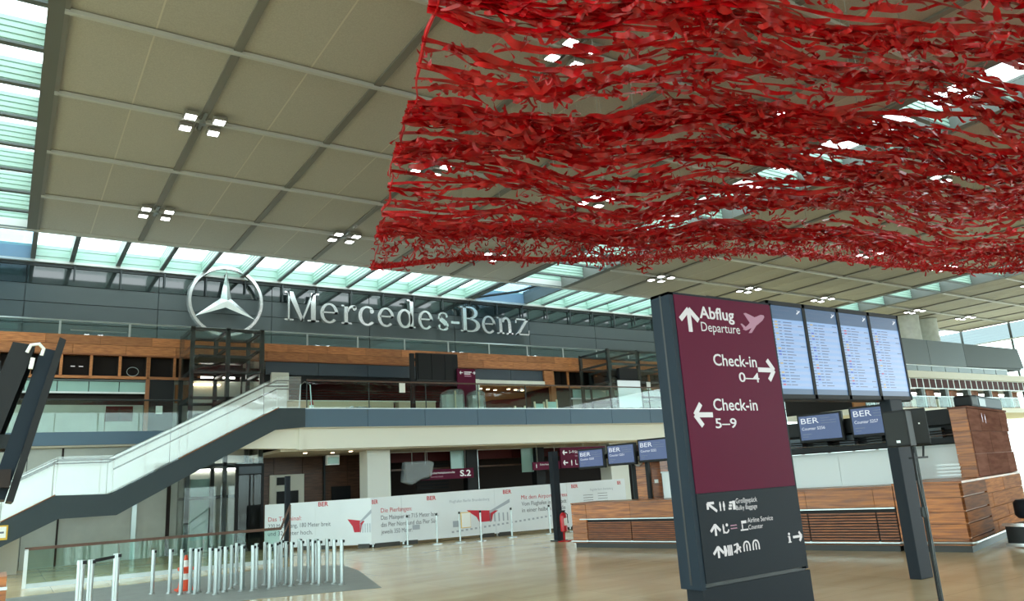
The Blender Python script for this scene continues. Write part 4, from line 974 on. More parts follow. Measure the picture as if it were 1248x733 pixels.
def spk(pts, z0, z1, label):
    t = thing('loudspeaker', label, 'loudspeaker', (*np.mean(np.array(pts), 0), z0), 'loudspeakers on the tripod stand')
    MB().prism([(x, y, z0) for x, y in pts], (0, 0, z1-z0)).build('cabinet', 'near_black', t, bevel=.012)
    a, b_ = np.array(pts[0]), np.array(pts[1]); d = (b_-a); n = np.array([d[1], -d[0]])/np.linalg.norm(d)*.008
    p = [a+d*.05, a+d*.95, a+d*.95+n, a+d*.05+n]
    MB().prism([(x, y, z0+.02) for x, y in p], (0, 0, z1-z0-.04)).build('grille', 'speaker_black', t)
    return t, a, d, n
RV = np.array([.49, -.87]); FV = np.array([.87, .49])
def cab(c, wl, wr, turn, dep):
    c = np.array(c); ca, sa = math.cos(turn), math.sin(turn); r = np.array([RV[0]*ca-RV[1]*sa, RV[0]*sa+RV[1]*ca]); f_ = np.array([-r[1], r[0]])
    A_, B_ = c-r*wl, c+r*wr
    return [tuple(A_), tuple(B_), tuple(B_+f_*dep-r*.03), tuple(A_+f_*dep+r*.03)]
t, a, d, n = spk(cab((7.72, 4.50), .11, .13, -.35, .24), 1.87, 2.24, 'left one of the two black loudspeakers, with a small silver badge low on its grille')
q = a+d*.45+n*1.2; MB().prism([(q[0], q[1], 1.91), (q[0]+d[0]*.16, q[1]+d[1]*.16, 1.91), (q[0]+d[0]*.16+n[0]*.4, q[1]+d[1]*.16+n[1]*.4, 1.91), (q[0]+n[0]*.4, q[1]+n[1]*.4, 1.91)], (0, 0, .025)).build('badge', 'white_metal', t)
t, a, d, n = spk(cab((8.17, 4.52), .13, .115, .15, .24), 1.885, 2.27, 'right one of the two black loudspeakers, turned towards the counters, with a white dot')
q = a+d*.62+n*1.2; MB().prism([(q[0], q[1], 2.10), (q[0]+d[0]*.06, q[1]+d[1]*.06, 2.10), (q[0]+d[0]*.06+n[0]*.4, q[1]+d[1]*.06+n[1]*.4, 2.10), (q[0]+n[0]*.4, q[1]+n[1]*.4, 2.10)], (0, 0, .015)).build('white_dot', 'white_paint', t)
fc = thing('flight_case', 'black flight case with bright metal edges on the floor at the right edge', 'case', (16.5, 7.2, 0))
MB().box((15.98, 6.95, .04), (17.3, 7.5, .42)).build('body', 'black', fc, bevel=.01)
for (lo_, hi_) in (((15.95, 6.92, .02), (17.33, 6.98, .08)), ((15.95, 6.92, .38), (17.33, 6.98, .44)), ((15.95, 6.92, .02), (16.01, 6.98, .44)), ((15.95, 6.92, .38), (16.01, 7.53, .44)), ((15.95, 6.92, .02), (16.01, 7.53, .08))):
    MB().box(lo_, hi_).build('metal_edge', 'steel_bright', fc)
for xx in (16.05, 17.2): MB().cyl(xx, 7.0, 0, .05, .03, 10).build('foot', 'black', fc)
rs = thing('round_stool', 'dark round-seated stool half cut off by the right edge above the flight case', 'stool', (16.55, 7.2, .44))
MB().lathe(16.6, 7.2, [(.28, .50), (.33, .56), (.33, .78), (.28, .84)], 24).build('drum', 'totem_dark', rs, smooth=True); MB().lathe(16.6, 7.2, [(.2, .44), (.2, .51)], 20).build('foot', 'black', rs)
# ================================================================== BANNER FENCE
bf = thing('banner_fence', 'long white printed banner fence in front of the dark ground-floor shops', 'banner', (10, 24, 0))
BA = line_frame((7.6, 27.3), (10.07, 23.9)); BB = line_frame((10.07, 23.9), (19.45, 22.12))
LA, LB = 4.2, 9.54
for (F_, L_, cuts, z1a, z1b) in ((BA, LA, (0, 2.05, 4.2), 1.53, 1.56), (BB, LB, (0, 1.0, 4.3, 7.1, 9.54), 1.56, 1.66)):
    for k, (a, b_) in enumerate(zip(cuts[:-1], cuts[1:])):
        h = lambda u: z1a+(z1b-z1a)*u/L_
        MB().prism([(a, -.03, .1), (b_-.006, -.03, .1), (b_-.006, -.03, h(b_)), (a, -.03, h(a))], (0, .03, 0), F_).build('banner_panel', 'banner' if (k % 2 == 0) else 'banner_shade' if F_ is BB and k == 1 and False else 'banner', bf)
        MB().box((a+.02, -.1, .02), (a+.07, -.03, h(a)-.05), F_).build('stay', 'steel', bf)
        for q in (a+.1, b_-.5): MB().box((q, -.35, 0), (q+.42, .02, .13), F_).build('ballast_block', 'plinth', bf)
def BT(F_, s, u0, z0, u1, z1, m='print_grey', b=.0): text(s, 'lettering', m, bf, F_, u0, z0, u1, z1+.02, q=.004, bold=b)
BT(BA, 'Das Terminal:', .15, .97, 1.5, 1.09, 'print_red'); BT(BA, '220 Meter lang, 180 Meter breit', .15, .74, 2.65, .86); BT(BA, 'und 32 Meter hoch.', .15, .50, 1.95, .62)
BT(BA, 'BER', 2.17, 1.38, 2.56, 1.50, 'print_red', .02)
BT(BB, 'BER', -.0+.02, 1.36, .22, 1.47, 'print_red', .02)
BT(BB, 'Die Pierl\u00e4ngen:', .31, 1.07, 1.35, 1.19, 'print_red'); BT(BB, 'Das Mainpier ist 715 Meter lang,', .31, .84, 2.25, .96); BT(BB, 'das Pier Nord und das Pier S\u00fcd', .31, .62, 2.2, .74); BT(BB, 'jeweils 350 Meter.', .31, .40, 1.35, .52)
BT(BB, 'BER', 1.87, 1.36, 2.19, 1.47, 'print_red', .02); BT(BB, 'BER', 4.62, 1.40, 4.94, 1.51, 'print_red', .02); BT(BB, 'BER', 7.29, 1.44, 7.56, 1.54, 'print_red', .02); BT(BB, 'BER', 9.2, 1.46, 9.36, 1.56, 'print_red', .02)
BT(BB, 'Mit dem Airport Express', 5.3, 1.17, 7.1, 1.29, 'print_red'); BT(BB, 'Vom Flughafen in die Stadt', 5.3, .95, 7.05, 1.07); BT(BB, 'in einer halben Stunde', 5.3, .73, 7.0, .85)
BT(BB, 'Flughafen Berlin Brandenburg', 2.66, 1.22, 4.1, 1.29, 'print_soft'); BT(BB, 'Flughafen Berlin Brandenburg', 8.05, 1.30, 9.0, 1.36, 'print_soft')
# printed drawing of the terminal: red block, grey columns, apron
def art(F_, u0, w_, z0, name='terminal_print'):
    b = MB(); flat_poly(b, [(u0, z0+.44), (u0+w_*.72, z0+.36), (u0+w_*.60, z0+.24), (u0+w_*.56, z0+.02), (u0+w_*.28, z0+.02), (u0+w_*.22, z0+.2)], F_, 0, .005); b.build('printed_block', 'print_red', bf)
    b = MB(); 
    for k in range(5): flat_poly(b, rect(u0+w_*(.52+.1*k), z0, u0+w_*(.55+.1*k), z0+.28), F_, 0, .005)
    flat_poly(b, [(u0+w_*.52, z0+.36), (u0+w_, z0+.72), (u0+w_, z0+.60), (u0+w_*.52, z0+.28)], F_, 0, .006); b.build('printed_building', 'print_soft', bf)
art(BA, 3.3, .9, .48); art(BB, 3.25, 1.6, .50)
b = MB()
for k in range(26): flat_poly(b, rect(2.7+.165*k, .24+.012*k, 2.78+.165*k, .30+.012*k), BB, 0, .005)
b.build('printed_fence', 'print_soft', bf)
b = MB(); flat_poly(b, rect(2.75, .42, 3.0, .62), BB, 0, .005); flat_poly(b, rect(1.35, .45, 1.6, .6), BB, 0, .005); b.build('printed_figures', 'print_soft', bf)
b = MB()
for k in range(5): flat_poly(b, rect(7.75, 1.15-.09*k, 8.15, 1.165-.09*k), BB, 0, .005); flat_poly(b, rect(8.35, 1.18-.09*k, 8.75, 1.195-.09*k), BB, 0, .005)
b.build('printed_table', 'print_grey', bf)
for k, (x, y) in enumerate(((10.9, 23.0), (11.75, 22.6), (12.45, 22.35), (13.0, 21.95), (14.25, 22.05), (15.6, 21.75), (16.5, 21.6))):
    t = thing('tape_post', 'slim steel tape post, %s from the left in the row before the long white banner' % ('first', 'second', 'third', 'fourth', 'fifth', 'sixth', 'seventh')[k], 'post', (x, y, 0), 'barrier posts before the banner')
    b = MB(); b.cyl(x, y, .03, .92, .028, 12); b.build('tube', 'steel', t, smooth=True); b = MB(); b.lathe(x, y, [(.17, 0), (.17, .015), (.05, .03)], 16); b.build('base', 'steel', t); b = MB(); b.cyl(x, y, .88, .95, .034, 12); b.build('head', 'near_black', t)
ln_ = thing('hung_notice', 'small yellow-edged paper notice hung on the third barrier post before the banner', 'notice', (12.5, 22.3, .4))
MB().box((12.48, 22.24, .45), (12.80, 22.26, .9)).build('paper', 'paper_white', ln_); MB().box((12.46, 22.262, .43), (12.82, 22.275, .92)).build('border', 'yellow', ln_)

# ================================================================== BARRIER POSTS ON THE GREY INLAY
PB = [(2.7,17.74),(2.98,17.46),(3.1,16.95),(3.33,16.74),(3.44,17.0),(3.57,16.62),(3.59,16.2),(3.78,16.74),(3.83,16.49),(4.04,16.87),(4.29,17.48),(4.09,16.25),(4.25,16.05),(4.41,16.4),(4.47,16.62),(4.7,16.81),(4.57,16.02),(4.76,16.28),(5.11,17.07),(4.99,16.32),(5.0,15.99),(5.43,16.84),(5.24,16.12),(5.49,16.42),(5.40,15.86),(5.59,16.24),(5.43,15.58),(5.71,15.9),(5.69,15.43),(5.75,15.18),(4.2,16.6),(3.3,17.1),(4.9,16.6)]
def make_post(x, y, label, group=None, h=.86, r=.038):
    t = thing('barrier_post', label, 'post', (x, y, .007), group)
    b = MB(); b.cyl(x, y, .03, h-.07, r, 14); b.build('tube', 'steel', t, smooth=True)
    b = MB(); b.lathe(x, y, [(.068, .007), (.068, .016), (.05, .03), (.045, .035)], 16); b.build('base', 'steel', t)
    b = MB(); b.cyl(x, y, h-.07, h, r*1.08, 14); b.build('head', 'steel', t, smooth=True)
    b = MB(); b.box((x+r*.3, y-r*1.25, h-.06), (x+r*1.3, y-r*.2, h-.01)); b.build('belt_slot', 'near_black', t)
    return t
pr = make_post(PB[0][0], PB[0][1], 'short steel barrier post in the dense cluster on the grey floor area', 'clustered steel barrier posts')
NTH = ['first', 'second', 'third', 'fourth', 'fifth', 'sixth', 'seventh', 'eighth', 'ninth', 'tenth', 'eleventh', 'twelfth', 'thirteenth', 'fourteenth', 'fifteenth', 'sixteenth', 'seventeenth']
def px_of(x, y): q_ = (np.array([x, y, -EYE])) @ RC; return q_[0]/q_[2]
def nth_label(i, n): return 'short steel barrier post, %s from the %s in the dense cluster on the grey floor' % ((NTH[i], 'left') if i <= n//2 else (NTH[n-1-i], 'right'))
PBo = sorted(PB, key=lambda p: px_of(*p)); pr.location = (*PBo[0], .007); pr['label'] = nth_label(0, len(PBo))
for i, (x, y) in enumerate(PBo[1:], 1): clone(pr, (x, y, .007), nth_label(i, len(PBo)))
make_post(1.10, 13.9, 'nearest and leftmost thick steel barrier post, cut off by the lower edge', None, 1.0, .055)
make_post(1.26, 14.16, 'steel barrier post standing tight behind the nearest leftmost one', None, .98, .045)
make_post(1.70, 14.9, 'steel barrier post second from the left, joined by a belt to the nearest one', None, 1.0, .05)
bt = tag(MB().box((1.31, 14.225, .93), (1.315, 14.23, .98)).prism([(1.305, 14.22, .93), (1.655, 14.83, .93), (1.655, 14.83, .98), (1.305, 14.22, .98)], (.006, 0, 0)).build('barrier_belt', 'near_black'), 'dark retractable belt stretched between the two leftmost barrier posts', 'belt')
co_ = thing('traffic_cone', 'orange and white traffic cone standing among the barrier posts', 'cone', (3.32, 17.7, .007))
MB().box((3.14, 17.52, .007), (3.50, 17.88, .04)).build('foot', 'orange', co_)
seg = [(.15, .04), (.115, .22), (.092, .34), (.068, .47), (.045, .60), (.028, .70)]
for k in range(5):
    b = MB(); b.lathe(3.32, 17.7, [seg[k], seg[k+1]], 18); b.build('cone_band', 'orange' if k % 2 == 0 else 'paper_white', co_, smooth=True)
MB().box((3.18, 17.6, .40), (3.46, 17.8, .46)).build('hung_reflector', 'orange', co_)

# ================================================================== POLES, EXTINGUISHER, SIGNS
sl = thing('slim_pole', 'slim dark square pole rising behind the barrier posts before the banner', 'pole', (7.36, 24, 0))
MB().box((7.29, 23.93, 0), (7.43, 24.07, 2.38)).build('shaft', 'totem_dark', sl); MB().box((7.2, 23.84, 0), (7.52, 24.16, .03)).build('foot_plate', 'dark_steel', sl)
dp = thing('dark_pole', 'dark square pole beside the left end of the check-in counter carrying the red extinguisher', 'pole', (13.89, 18.9, 0))
MB().box((13.78, 18.85, 0), (13.99, 19.05, 2.6)).build('shaft', 'totem_dark', dp); MB().box((13.7, 18.77, 0), (14.07, 19.13, .03)).build('foot_plate', 'dark_steel', dp)
ex = thing('fire_extinguisher', 'red fire extinguisher on a stand at the foot of the dark pole', 'extinguisher', (13.82, 18.5, 0))
MB().lathe(13.84, 18.6, [(.03, .26), (.10, .29), (.105, .70), (.08, .78), (.03, .82)], 18).build('cylinder', 'red_paint', ex, smooth=True)
MB().box((13.81, 18.56, .82), (13.87, 18.64, .86)).box((13.80, 18.5, .85), (13.86, 18.68, .88)).build('valve', 'black', ex); MB().tube([(13.88, 18.6, .84), (13.98, 18.58, .75), (13.97, 18.56, .5)], .014, 6).build('hose', 'black', ex)
MB().box((13.78, 18.49, .45), (13.90, 18.497, .66)).build('label_plate', 'paper_white', ex)
MB().box((13.82, 18.6, .02), (13.86, 18.64, .28)).box((13.6, 18.55, 0), (14.1, 18.61, .025)).box((13.80, 18.4, 0), (13.86, 18.74, .025)).build('stand', 'red_paint', ex)
# hanging signs under the balcony
s2 = thing('gate_sign', 'long maroon hanging sign reading S.2 in the shop zone under the balcony', 'sign', (15.4, 28.5, 2.07))
MB().box((14.2, 28.5, 2.07), (16.66, 28.58, 2.48)).build('panel', 'maroon', s2)
Q = XF(28.5); text('S.2', 'lettering', WL, s2, Q, 16.0, 2.16, 16.52, 2.40, bold=.02); text('Sicherheitskontrolle', 'lettering', WL, s2, Q, 14.62, 2.30, 15.75, 2.38); text('Security check', 'lettering', 'aircraft_pink', s2, Q, 14.62, 2.16, 15.2, 2.22)
b = MB(); person(b, 14.45, 2.15, .24, Q); b.build('pictogram', WL, s2)
for xx in (14.5, 16.3): MB().tube([(xx, 28.54, 2.48), (xx, 28.54, 3.3)], .01, 5).build('hanger', 'wire', s2)
wr_ = thing('wrapped_display', 'hanging display wrapped in clear plastic at the left of the S.2 sign', 'display', (13.75, 28.3, 2.0))
MB().box((13.42, 28.25, 2.10), (14.45, 28.35, 2.72)).build('screen', 'near_black', wr_)
MB().prism([(13.2, 28.12, 2.05), (13.6, 28.12, 1.9), (14.0, 28.12, 2.1), (14.5, 28.12, 2.2), (14.62, 28.12, 2.75), (14.4, 28.12, 2.85), (13.3, 28.12, 2.82)], (0, .3, 0)).build('plastic_wrap', 'wrap', wr_, bevel=.05)
for xx in (13.7, 14.3): MB().tube([(xx, 28.3, 2.72), (xx, 28.3, 3.3)], .012, 5).build('hanger', 'wire', wr_)
ds = thing('direction_sign', 'two-row maroon hanging direction sign with white arrows behind the left counter monitors', 'sign', (21.4, 27.3, 2.2))
DS = XF(27.3); KX = 27.3/26
def kx(v): return v*KX
def kz(v): return (v-1.75)*KX+1.75
MB().box((kx(19.45), 27.3, kz(2.22)), (kx(21.9), 27.38, kz(3.07))).build('panel', 'maroon', ds); MB().box((kx(18.05), 27.36, kz(2.2)), (kx(19.43), 27.42, kz(2.52))).build('side_panel', 'maroon', ds)
def dt(t_, m, x0, z0, x1, z1, fr=None): text(t_, 'lettering', m, ds, fr or DS, kx(x0), kz(z0), kx(x1), kz(z1))
arrow(ds, DS, kx(19.55), kz(2.76), kx(19.80), kz(2.96), 'l', .05); arrow(ds, DS, kx(19.55), kz(2.34), kx(19.80), kz(2.54), 'l', .05); dt('5\u20139', WL, 19.9, 2.82, 20.15, 2.94); dt('Sicherheitskontrolle', WL, 20.2, 2.82, 21.5, 2.93); dt('Security check', 'aircraft_pink', 20.2, 2.68, 20.9, 2.75)
b = MB(); person(b, kx(20.0), kz(2.32), .24, DS); b.build('pictogram', WL, ds); b = MB(); person(b, kx(20.5), kz(2.32), .24, DS, True); b.build('pictogram', WL, ds); dt('L', WL, 20.2, 2.34, 20.32, 2.54)
dt('Sicherheitskontrolle', WL, 18.4, 2.38, 19.3, 2.45, XF(27.36)); b = MB(); person(b, kx(18.22), kz(2.28), .18, XF(27.36)); b.build('pictogram', WL, ds)
for xx in (19.8, 20.7, 21.6): MB().tube([(kx(xx), 27.34, kz(3.07)), (kx(xx), 27.34, 3.31)], .012, 5).build('hanger', 'wire', ds)
for xx in (18.3, 19.2): MB().tube([(kx(xx), 27.39, kz(2.52)), (kx(xx), 27.39, 3.31)], .008, 5).build('hanger', 'wire', ds)
# upper floor: dark display bank, maroon sign, wrapped and stored goods, counters
dd = thing('dark_display', 'switched-off bank of three dark upright displays above the glass balustrade', 'display', (14.8, 28, 4.75))
MB().box((13.62, 28.0, 4.75), (13.80, 28.12, 7.2)).build('post', 'near_black', dd); MB().box((13.8, 28.06, 6.9), (14.0, 28.14, 7.0)).build('arm', 'near_black', dd)
for k in range(3): MB().box((13.95+.63*k, 27.97, 6.12), (13.95+.63*(k+1)-.02, 28.08, 7.2)).build('screen', 'near_black', dd)
MB().box((13.9, 28.02, 6.08), (15.85, 28.14, 7.24)).build('casing', 'black', dd)
MSY = 27.85
ms = thing('upright_sign', 'maroon upright direction sign beside the dark displays on the upper floor', 'sign', (16.2, 28, 4.75))
MB().box((15.72, MSY, 4.75), (16.60, MSY+.07, 6.6)).build('panel', 'maroon', ms); MS = XF(MSY)
arrow(ms, MS, 15.82, 6.36, 15.98, 6.50, 'l', .03); arrow(ms, MS, 16.46, 6.36, 16.60, 6.50, 'r', .03); [MB().box((16.05, MSY-.005, zz), (16.05+ln, MSY, zz+.04)).build('small_print', mm, ms) for zz, ln, mm in ((6.44, .36, WL), (6.36, .30, WL), (6.27, .34, 'aircraft_pink'))]
ct = thing('low_counter', 'long low beige counter behind the glass balustrade of the upper floor', 'counter', (12.5, 29.8, 4.7))
MB().box((8.9, 29.7, 4.7), (13.6, 30.1, 5.40)).build('front', 'beige', ct); MB().box((13.85, 29.7, 4.7), (15.6, 30.1, 5.40)).build('front', 'beige', ct); MB().box((8.9, 29.65, 5.40), (15.6, 30.15, 5.44)).build('top', 'white_wall', ct)
bxd = thing('brown_box', 'small brown box with a red spot in front of the beige counter', 'box', (12.6, 29.4, 4.7)); MB().box((12.25, 29.3, 4.75), (13.0, 29.5, 5.0)).build('body', 'brown_panel', bxd); MB().box((12.7, 29.28, 4.85), (12.78, 29.3, 4.93)).build('spot', 'red_paint', bxd)
cn = thing('small_cone', 'tiny red and white cone at the top of the staircase on the upper floor', 'cone', (9.2, 27.2, 4.75)); MB().lathe(9.2, 27.2, [(.12, 4.75), (.08, 4.95)], 14).build('lower_band', 'paper_white', cn); MB().lathe(9.2, 27.2, [(.08, 4.95), (.03, 5.15)], 14).build('upper_band', 'red_paint', cn)
np_ = thing('hung_notice', 'white paper notice stuck on the balcony glass left of the dark displays', 'notice', (12.6, 26.45, 5.4)); MB().box((12.38, 26.47, 5.36), (12.62, 26.49, 5.72)).build('paper', 'paper_white', np_)
def wrapped(x0, x1, y, h, label, lean=0.1):
    t = thing('wrapped_crate', label, 'crate', ((x0+x1)/2, y, 4.72), None)
    MB().prism([(x0, y, 4.72), (x1, y, 4.72), (x1-.05, y, 4.72+h*.9), (x1-.2, y, 4.72+h), (x0+.2+lean, y, 4.72+h*.97), (x0+.05, y, 4.72+h*.8)], (0, .5, 0)).build('wrapping', 'wrap', t, bevel=.05)
    MB().box((x0+.12, y+.05, 4.72), (x1-.12, y+.45, 4.72+h*.75)).build('content', 'white_wall', t); MB().box(((x0+x1)/2-.03, y-.02, 4.72), ((x0+x1)/2+.03, y, 4.72+h*.9)).build('slat', 'beige', t)
wrapped(14.75, 15.75, 27.3, .95, 'wide plastic-wrapped crate behind the balcony glass under the dark displays'); wrapped(16.0, 16.75, 27.3, .92, 'narrow plastic-wrapped crate below the maroon upright sign', .0)
bgc = thing('brown_chair', 'brown curved chair back between the two plastic-wrapped crates', 'chair', (15.9, 28.4, 4.72)); MB().box((15.9, 28.45, 4.72), (16.4, 28.6, 5.5)).build('backrest', 'brown_panel', bgc, bevel=.06); MB().tube([(15.95, 28.4, 5.55), (16.2, 28.36, 5.35), (16.45, 28.4, 5.25)], .06, 8).build('arm', 'beige', bgc)
for i, (a, b_, h, l_) in enumerate(((19.3, 19.9, .35, 'low pale stacked chair left of the others in the cafe opening'), (20.4, 21.0, .55, 'pale stacked chair in the middle of the cafe opening'), (21.1, 21.75, .65, 'tallest pale stacked chair at the right of the cafe opening'))):
    t = thing('cafe_chair', l_, 'chair', ((a+b_)/2, 29, 4.72), None)
    for xx in (a, b_-.07): MB().box((xx, 29, 4.72), (xx+.07, 29.07, 4.72+h+.1)).build('leg', 'beige', t)
    MB().box((a, 29, 4.72+h*.35), (b_, 29.5, 4.72+h*.45)).build('seat', 'beige', t); MB().box((a+.05, 29.02, 4.72+h*.4), (b_-.05, 29.05, 4.72+h)).build('backrest', 'teal_pane', t)
# white protective foil lying along the edge of the balcony
for (a, b_, y, z, lab) in ((10.4, 11.3, 26.8, 4.76, 'crumpled clear foil lying at the balcony edge left of the notice'), (22.6, 26.4, 26.75, 4.77, 'long strip of white foil lying along the right part of the balcony edge')):
    P = []; n_ = 24
    fo = MB(); vs = []; fs = []
    for i in range(n_+1):
        for j in range(4): vs.append((a+(b_-a)*i/n_, y-.15+.12*j, z+.02+.10*abs(math.sin(i*1.7+j))*(.4+.6*random.random())))
    for i in range(n_):
        for j in range(3): fs.append((i*4+j, (i+1)*4+j, (i+1)*4+j+1, i*4+j+1))
    tag(fo.add(vs, fs).build('protective_foil', 'foil'), lab, 'foil')

# ================================================================== TILTED MONITORS AT THE LEFT EDGE
tm = thing('tilted_display', 'bank of black tilted displays seen edge-on at the left edge of the picture', 'display', (-.1, 3.2, 1.8))
def slab(xb, xt, z0, z1, th, y0, y1, m, name):
    return MB().prism([(xb, y0, z0), (xt, y0, z1), (xt-th, y0, z1+.01), (xb-th, y0, z0+.005)], (0, y1-y0, 0)).build(name, m, tm)
slab(.035, .155, 1.79, 2.365, .022, 3.20, 3.9, 'near_black', 'screen'); slab(.010, .130, 1.80, 2.33, .05, 3.24, 3.86, 'totem_side', 'casing')
slab(-.055, .06, 1.90, 2.34, .07, 3.2, 3.85, 'near_black', 'rear_screen'); slab(-.13, -.04, 1.95, 2.28, .14, 3.2, 3.8, 'black', 'rear_casing')
MB().box((-.3, 3.3, 1.98), (.05, 3.5, 2.03)).build('bracket', 'dark_steel', tm); MB().box((-.25, 3.3, 0), (-.19, 3.36, 2.3)).build('post', 'near_black', tm)
MB().box((-.16, 3.16, 1.84), (.02, 3.4, 1.9)).build('lower_tray', 'dark_void', tm)
MB().tube([(.035, 3.18, 2.31), (.045, 3.17, 2.335), (.07, 3.17, 2.34), (.085, 3.18, 2.325), (.08, 3.18, 2.30)], .006, 6).build('white_cable', 'white_paint', tm); MB().tube([(.055, 3.18, 2.29), (.05, 3.18, 2.25)], .008, 6).build('white_cable', 'white_paint', tm)
ld = thing('left_desk', 'edge of an orange-brown wooden desk cut off at the lower left corner', 'desk', (-1, 10, 0))
MB().box((-1.6, 9.8, 0), (.115, 10.6, .55)).build('lower_front', 'counter_wood', ld); MB().box((-1.6, 9.78, .56), (.12, 10.6, .60)).build('rail', 'steel', ld); MB().box((-1.6, 9.8, .61), (.115, 10.6, 1.0)).build('upper_front', 'counter_wood', ld); MB().box((-1.6, 9.76, 1.0), (.12, 10.6, 1.03)).build('worktop', 'steel', ld); MB().box((-1.6, 9.8, 1.03), (.11, 10.6, 1.13)).build('crest', 'counter_wood', ld)

# ================================================================== SUSPENDED RED RIBBON NET
O0 = np.array([8.4, 19.68]); E1 = np.array([.94, -.342]); E2 = np.array([-.335, -.942])
UT = [0, 1.5, 3.0, 5.1, 7.4, 10.2, 12.1, 13.5, 17.4, 21.1, 24, 30]; DT = [0, .18, .34, .30, .33, .56, .70, .62, .22, .0, .12, .1]
def sheet(u, v):
    u = np.asarray(u, float); v = np.asarray(v, float)
    e = np.interp(u, UT, DT)*np.exp(-np.maximum(v, 0)/3.0)
    return 8.0+e+(1-np.exp(-np.maximum(v, 0)/2.5))*(.22*np.sin(.55*u+.4*v)+.18*np.sin(.9*v-.3*u+1.0)+.12*np.sin(1.3*u+.7*v))
def NP(u, v, dz=0.0):
    u = np.asarray(u, float); v = np.asarray(v, float)
    return np.stack([O0[0]+E1[0]*u+E2[0]*v, O0[1]+E1[1]*u+E2[1]*v, sheet(u, v)+dz], -1)
net = thing('ribbon_canopy', 'huge suspended net of red ribbons spread under the ceiling', 'canopy', tuple(NP(12, 8)))
UM = 27.0
rs_ = np.random.default_rng(11)
strands = []           # (v at left, v at right, wobble, phase, width)
def bundle(n, va, vb, wa, wb):
    for k in range(n):
        strands.append((va+rs_.normal()*wa, vb+rs_.normal()*wb, rs_.uniform(.1, .35), rs_.uniform(0, 6.3), rs_.uniform(.05, .12)))
bundle(9, 3.4, 2.0, .55, .45); bundle(4, 2.6, 3.6, .35, .6); bundle(3, 5.2, 4.6, .4, .5); bundle(4, 6.7, 5.6, .4, .7); bundle(3, 8.1, 8.6, .3, .8)
bundle(11, 9.7, 8.6, .45, .8); bundle(4, 9.2, 5.6, .4, .6); bundle(3, 11.4, 10.6, .2, .6); bundle(8, 12.6, 12.6, .5, .9); bundle(8, 13.8, 14.4, .4, .8)
for (a, b_) in ((4.2, 11.0), (10.6, 3.6), (6.0, 12.6), (11.6, 6.6), (8.6, 1.6), (12.8, 8.0), (3.4, 8.2), (7.4, 14.5), (13.5, 7.0)): bundle(2, a, b_, .25, .5)
def strand_v(s, u):
    a, b_, wb, ph, wd = s
    return np.maximum(.5, a+(b_-a)*u/25.0+wb*np.sin(.35*u+ph)+.12*np.sin(1.1*u+2*ph))
def band(path, width, nrm_tw, mb):
    """flat twisting ribbon along a path"""
    P = np.asarray(path); k = len(P); T_ = np.gradient(P, axis=0); T_ /= np.linalg.norm(T_, axis=1)[:, None]
    up = np.array([0, 0, 1.0]); S = np.cross(T_, up); S /= np.linalg.norm(S, axis=1)[:, None]; N_ = np.cross(S, T_)
    tw = np.asarray(nrm_tw)[:, None]; Wv = (np.cos(tw)*S+np.sin(tw)*N_)*(width/2)
    o = len(mb.v); mb.v += [tuple(p) for p in np.concatenate([P-Wv, P+Wv])]
    mb.f += [(o+i, o+i+1, o+k+i+1, o+k+i) for i in range(k-1)]
# edge ropes
ue = np.linspace(0, UM, 90); b = MB(); b.tube(NP(ue, 0*ue), .045, 6); b.build('edge_rope', 'red_cord', net)
ve = np.linspace(0, 15.5, 120); b = MB(); b.tube(NP(.10*np.abs(np.sin(ve*1.35))+.03*np.sin(ve*5), ve), .014, 6); b.build('edge_rope', 'red_cord', net)
b = MB(); band(NP(.10*np.abs(np.sin(ve*1.35))+.03*np.sin(ve*5), ve, .01), .07, 1.2+.4*np.sin(ve*2), b); b.build('edge_band', 'red_ribbon', net)
b = MB(); uu = np.linspace(0, UM, 140); band(NP(uu, .05+0*uu, .02), .16, 1.1+.5*np.sin(uu*2), b); b.build('edge_band', 'red_ribbon', net)
for s in strands:
    us = np.linspace(0, UM, 110); v = strand_v(s, us); b = MB(); band(NP(us, v, .03*np.sin(us*3)), s[4], .9+1.1*np.sin(us*.9+s[3]), b); b.build('strand', 'red_ribbon', net)
# rungs between edge and first strands, thin suspension wires
u = .4
while u < 24:
    v1 = rs_.uniform(1.2, 2.4); du = rs_.uniform(-.5, .7); q = np.linspace(0, 1, 6); b = MB()
    b.tube(NP(u+du*q+.06*np.sin(q*6), v1*q, 0*q), .016, 4); b.build('rung', 'red_cord', net); u += rs_.uniform(.35, .8)
b = MB()
for k in range(46):
    p = NP(rs_.uniform(.5, 24), rs_.uniform(.5, 14)); b.tube([p, (p[0]+rs_.uniform(-.3, .3), p[1]+rs_.uniform(-.3, .3), CZ)], .006, 4)
stuff(b.build('suspension_wires', 'wire', net))
# loose ribbons: a few shapes, the largest ones as single pieces, the rest joined
def ribbon_shape(L_, wd, curl, twist, seed):
    r = np.random.default_rng(seed); k = 9; t = np.linspace(-.5, .5, k)
    x = t*L_*(1-.25*curl); y = .16*curl*L_*np.sin(t*r.uniform(4, 9)+r.uniform(0, 6)); z = .22*curl*L_*np.sin(t*r.uniform(4, 9)+r.uniform(0, 6))-.04*curl
    P = np.stack([x, y, z], 1); mb = MB(); band(P, wd, twist*t*2+r.uniform(-1, 1)+.5*np.sin(t*7), mb)
    V = np.array(mb.v); wt = 1-.5*(np.abs(np.tile(t, 2))*2)**3
    c = (V[:k]+V[k:])/2; V[:k] = c+(V[:k]-c)*wt[:k, None]; V[k:] = c+(V[k:]-c)*wt[k:, None]
    return V, mb.f
SH = [ribbon_shape(rs_.uniform(.45, .9) if c_ < .3 else rs_.uniform(.34, .6), rs_.uniform(.05, .11), c_, rs_.uniform(-2, 2), i) for i, c_ in enumerate([.2]*14+[.6]*12+[1.3]*14)]
RM = []
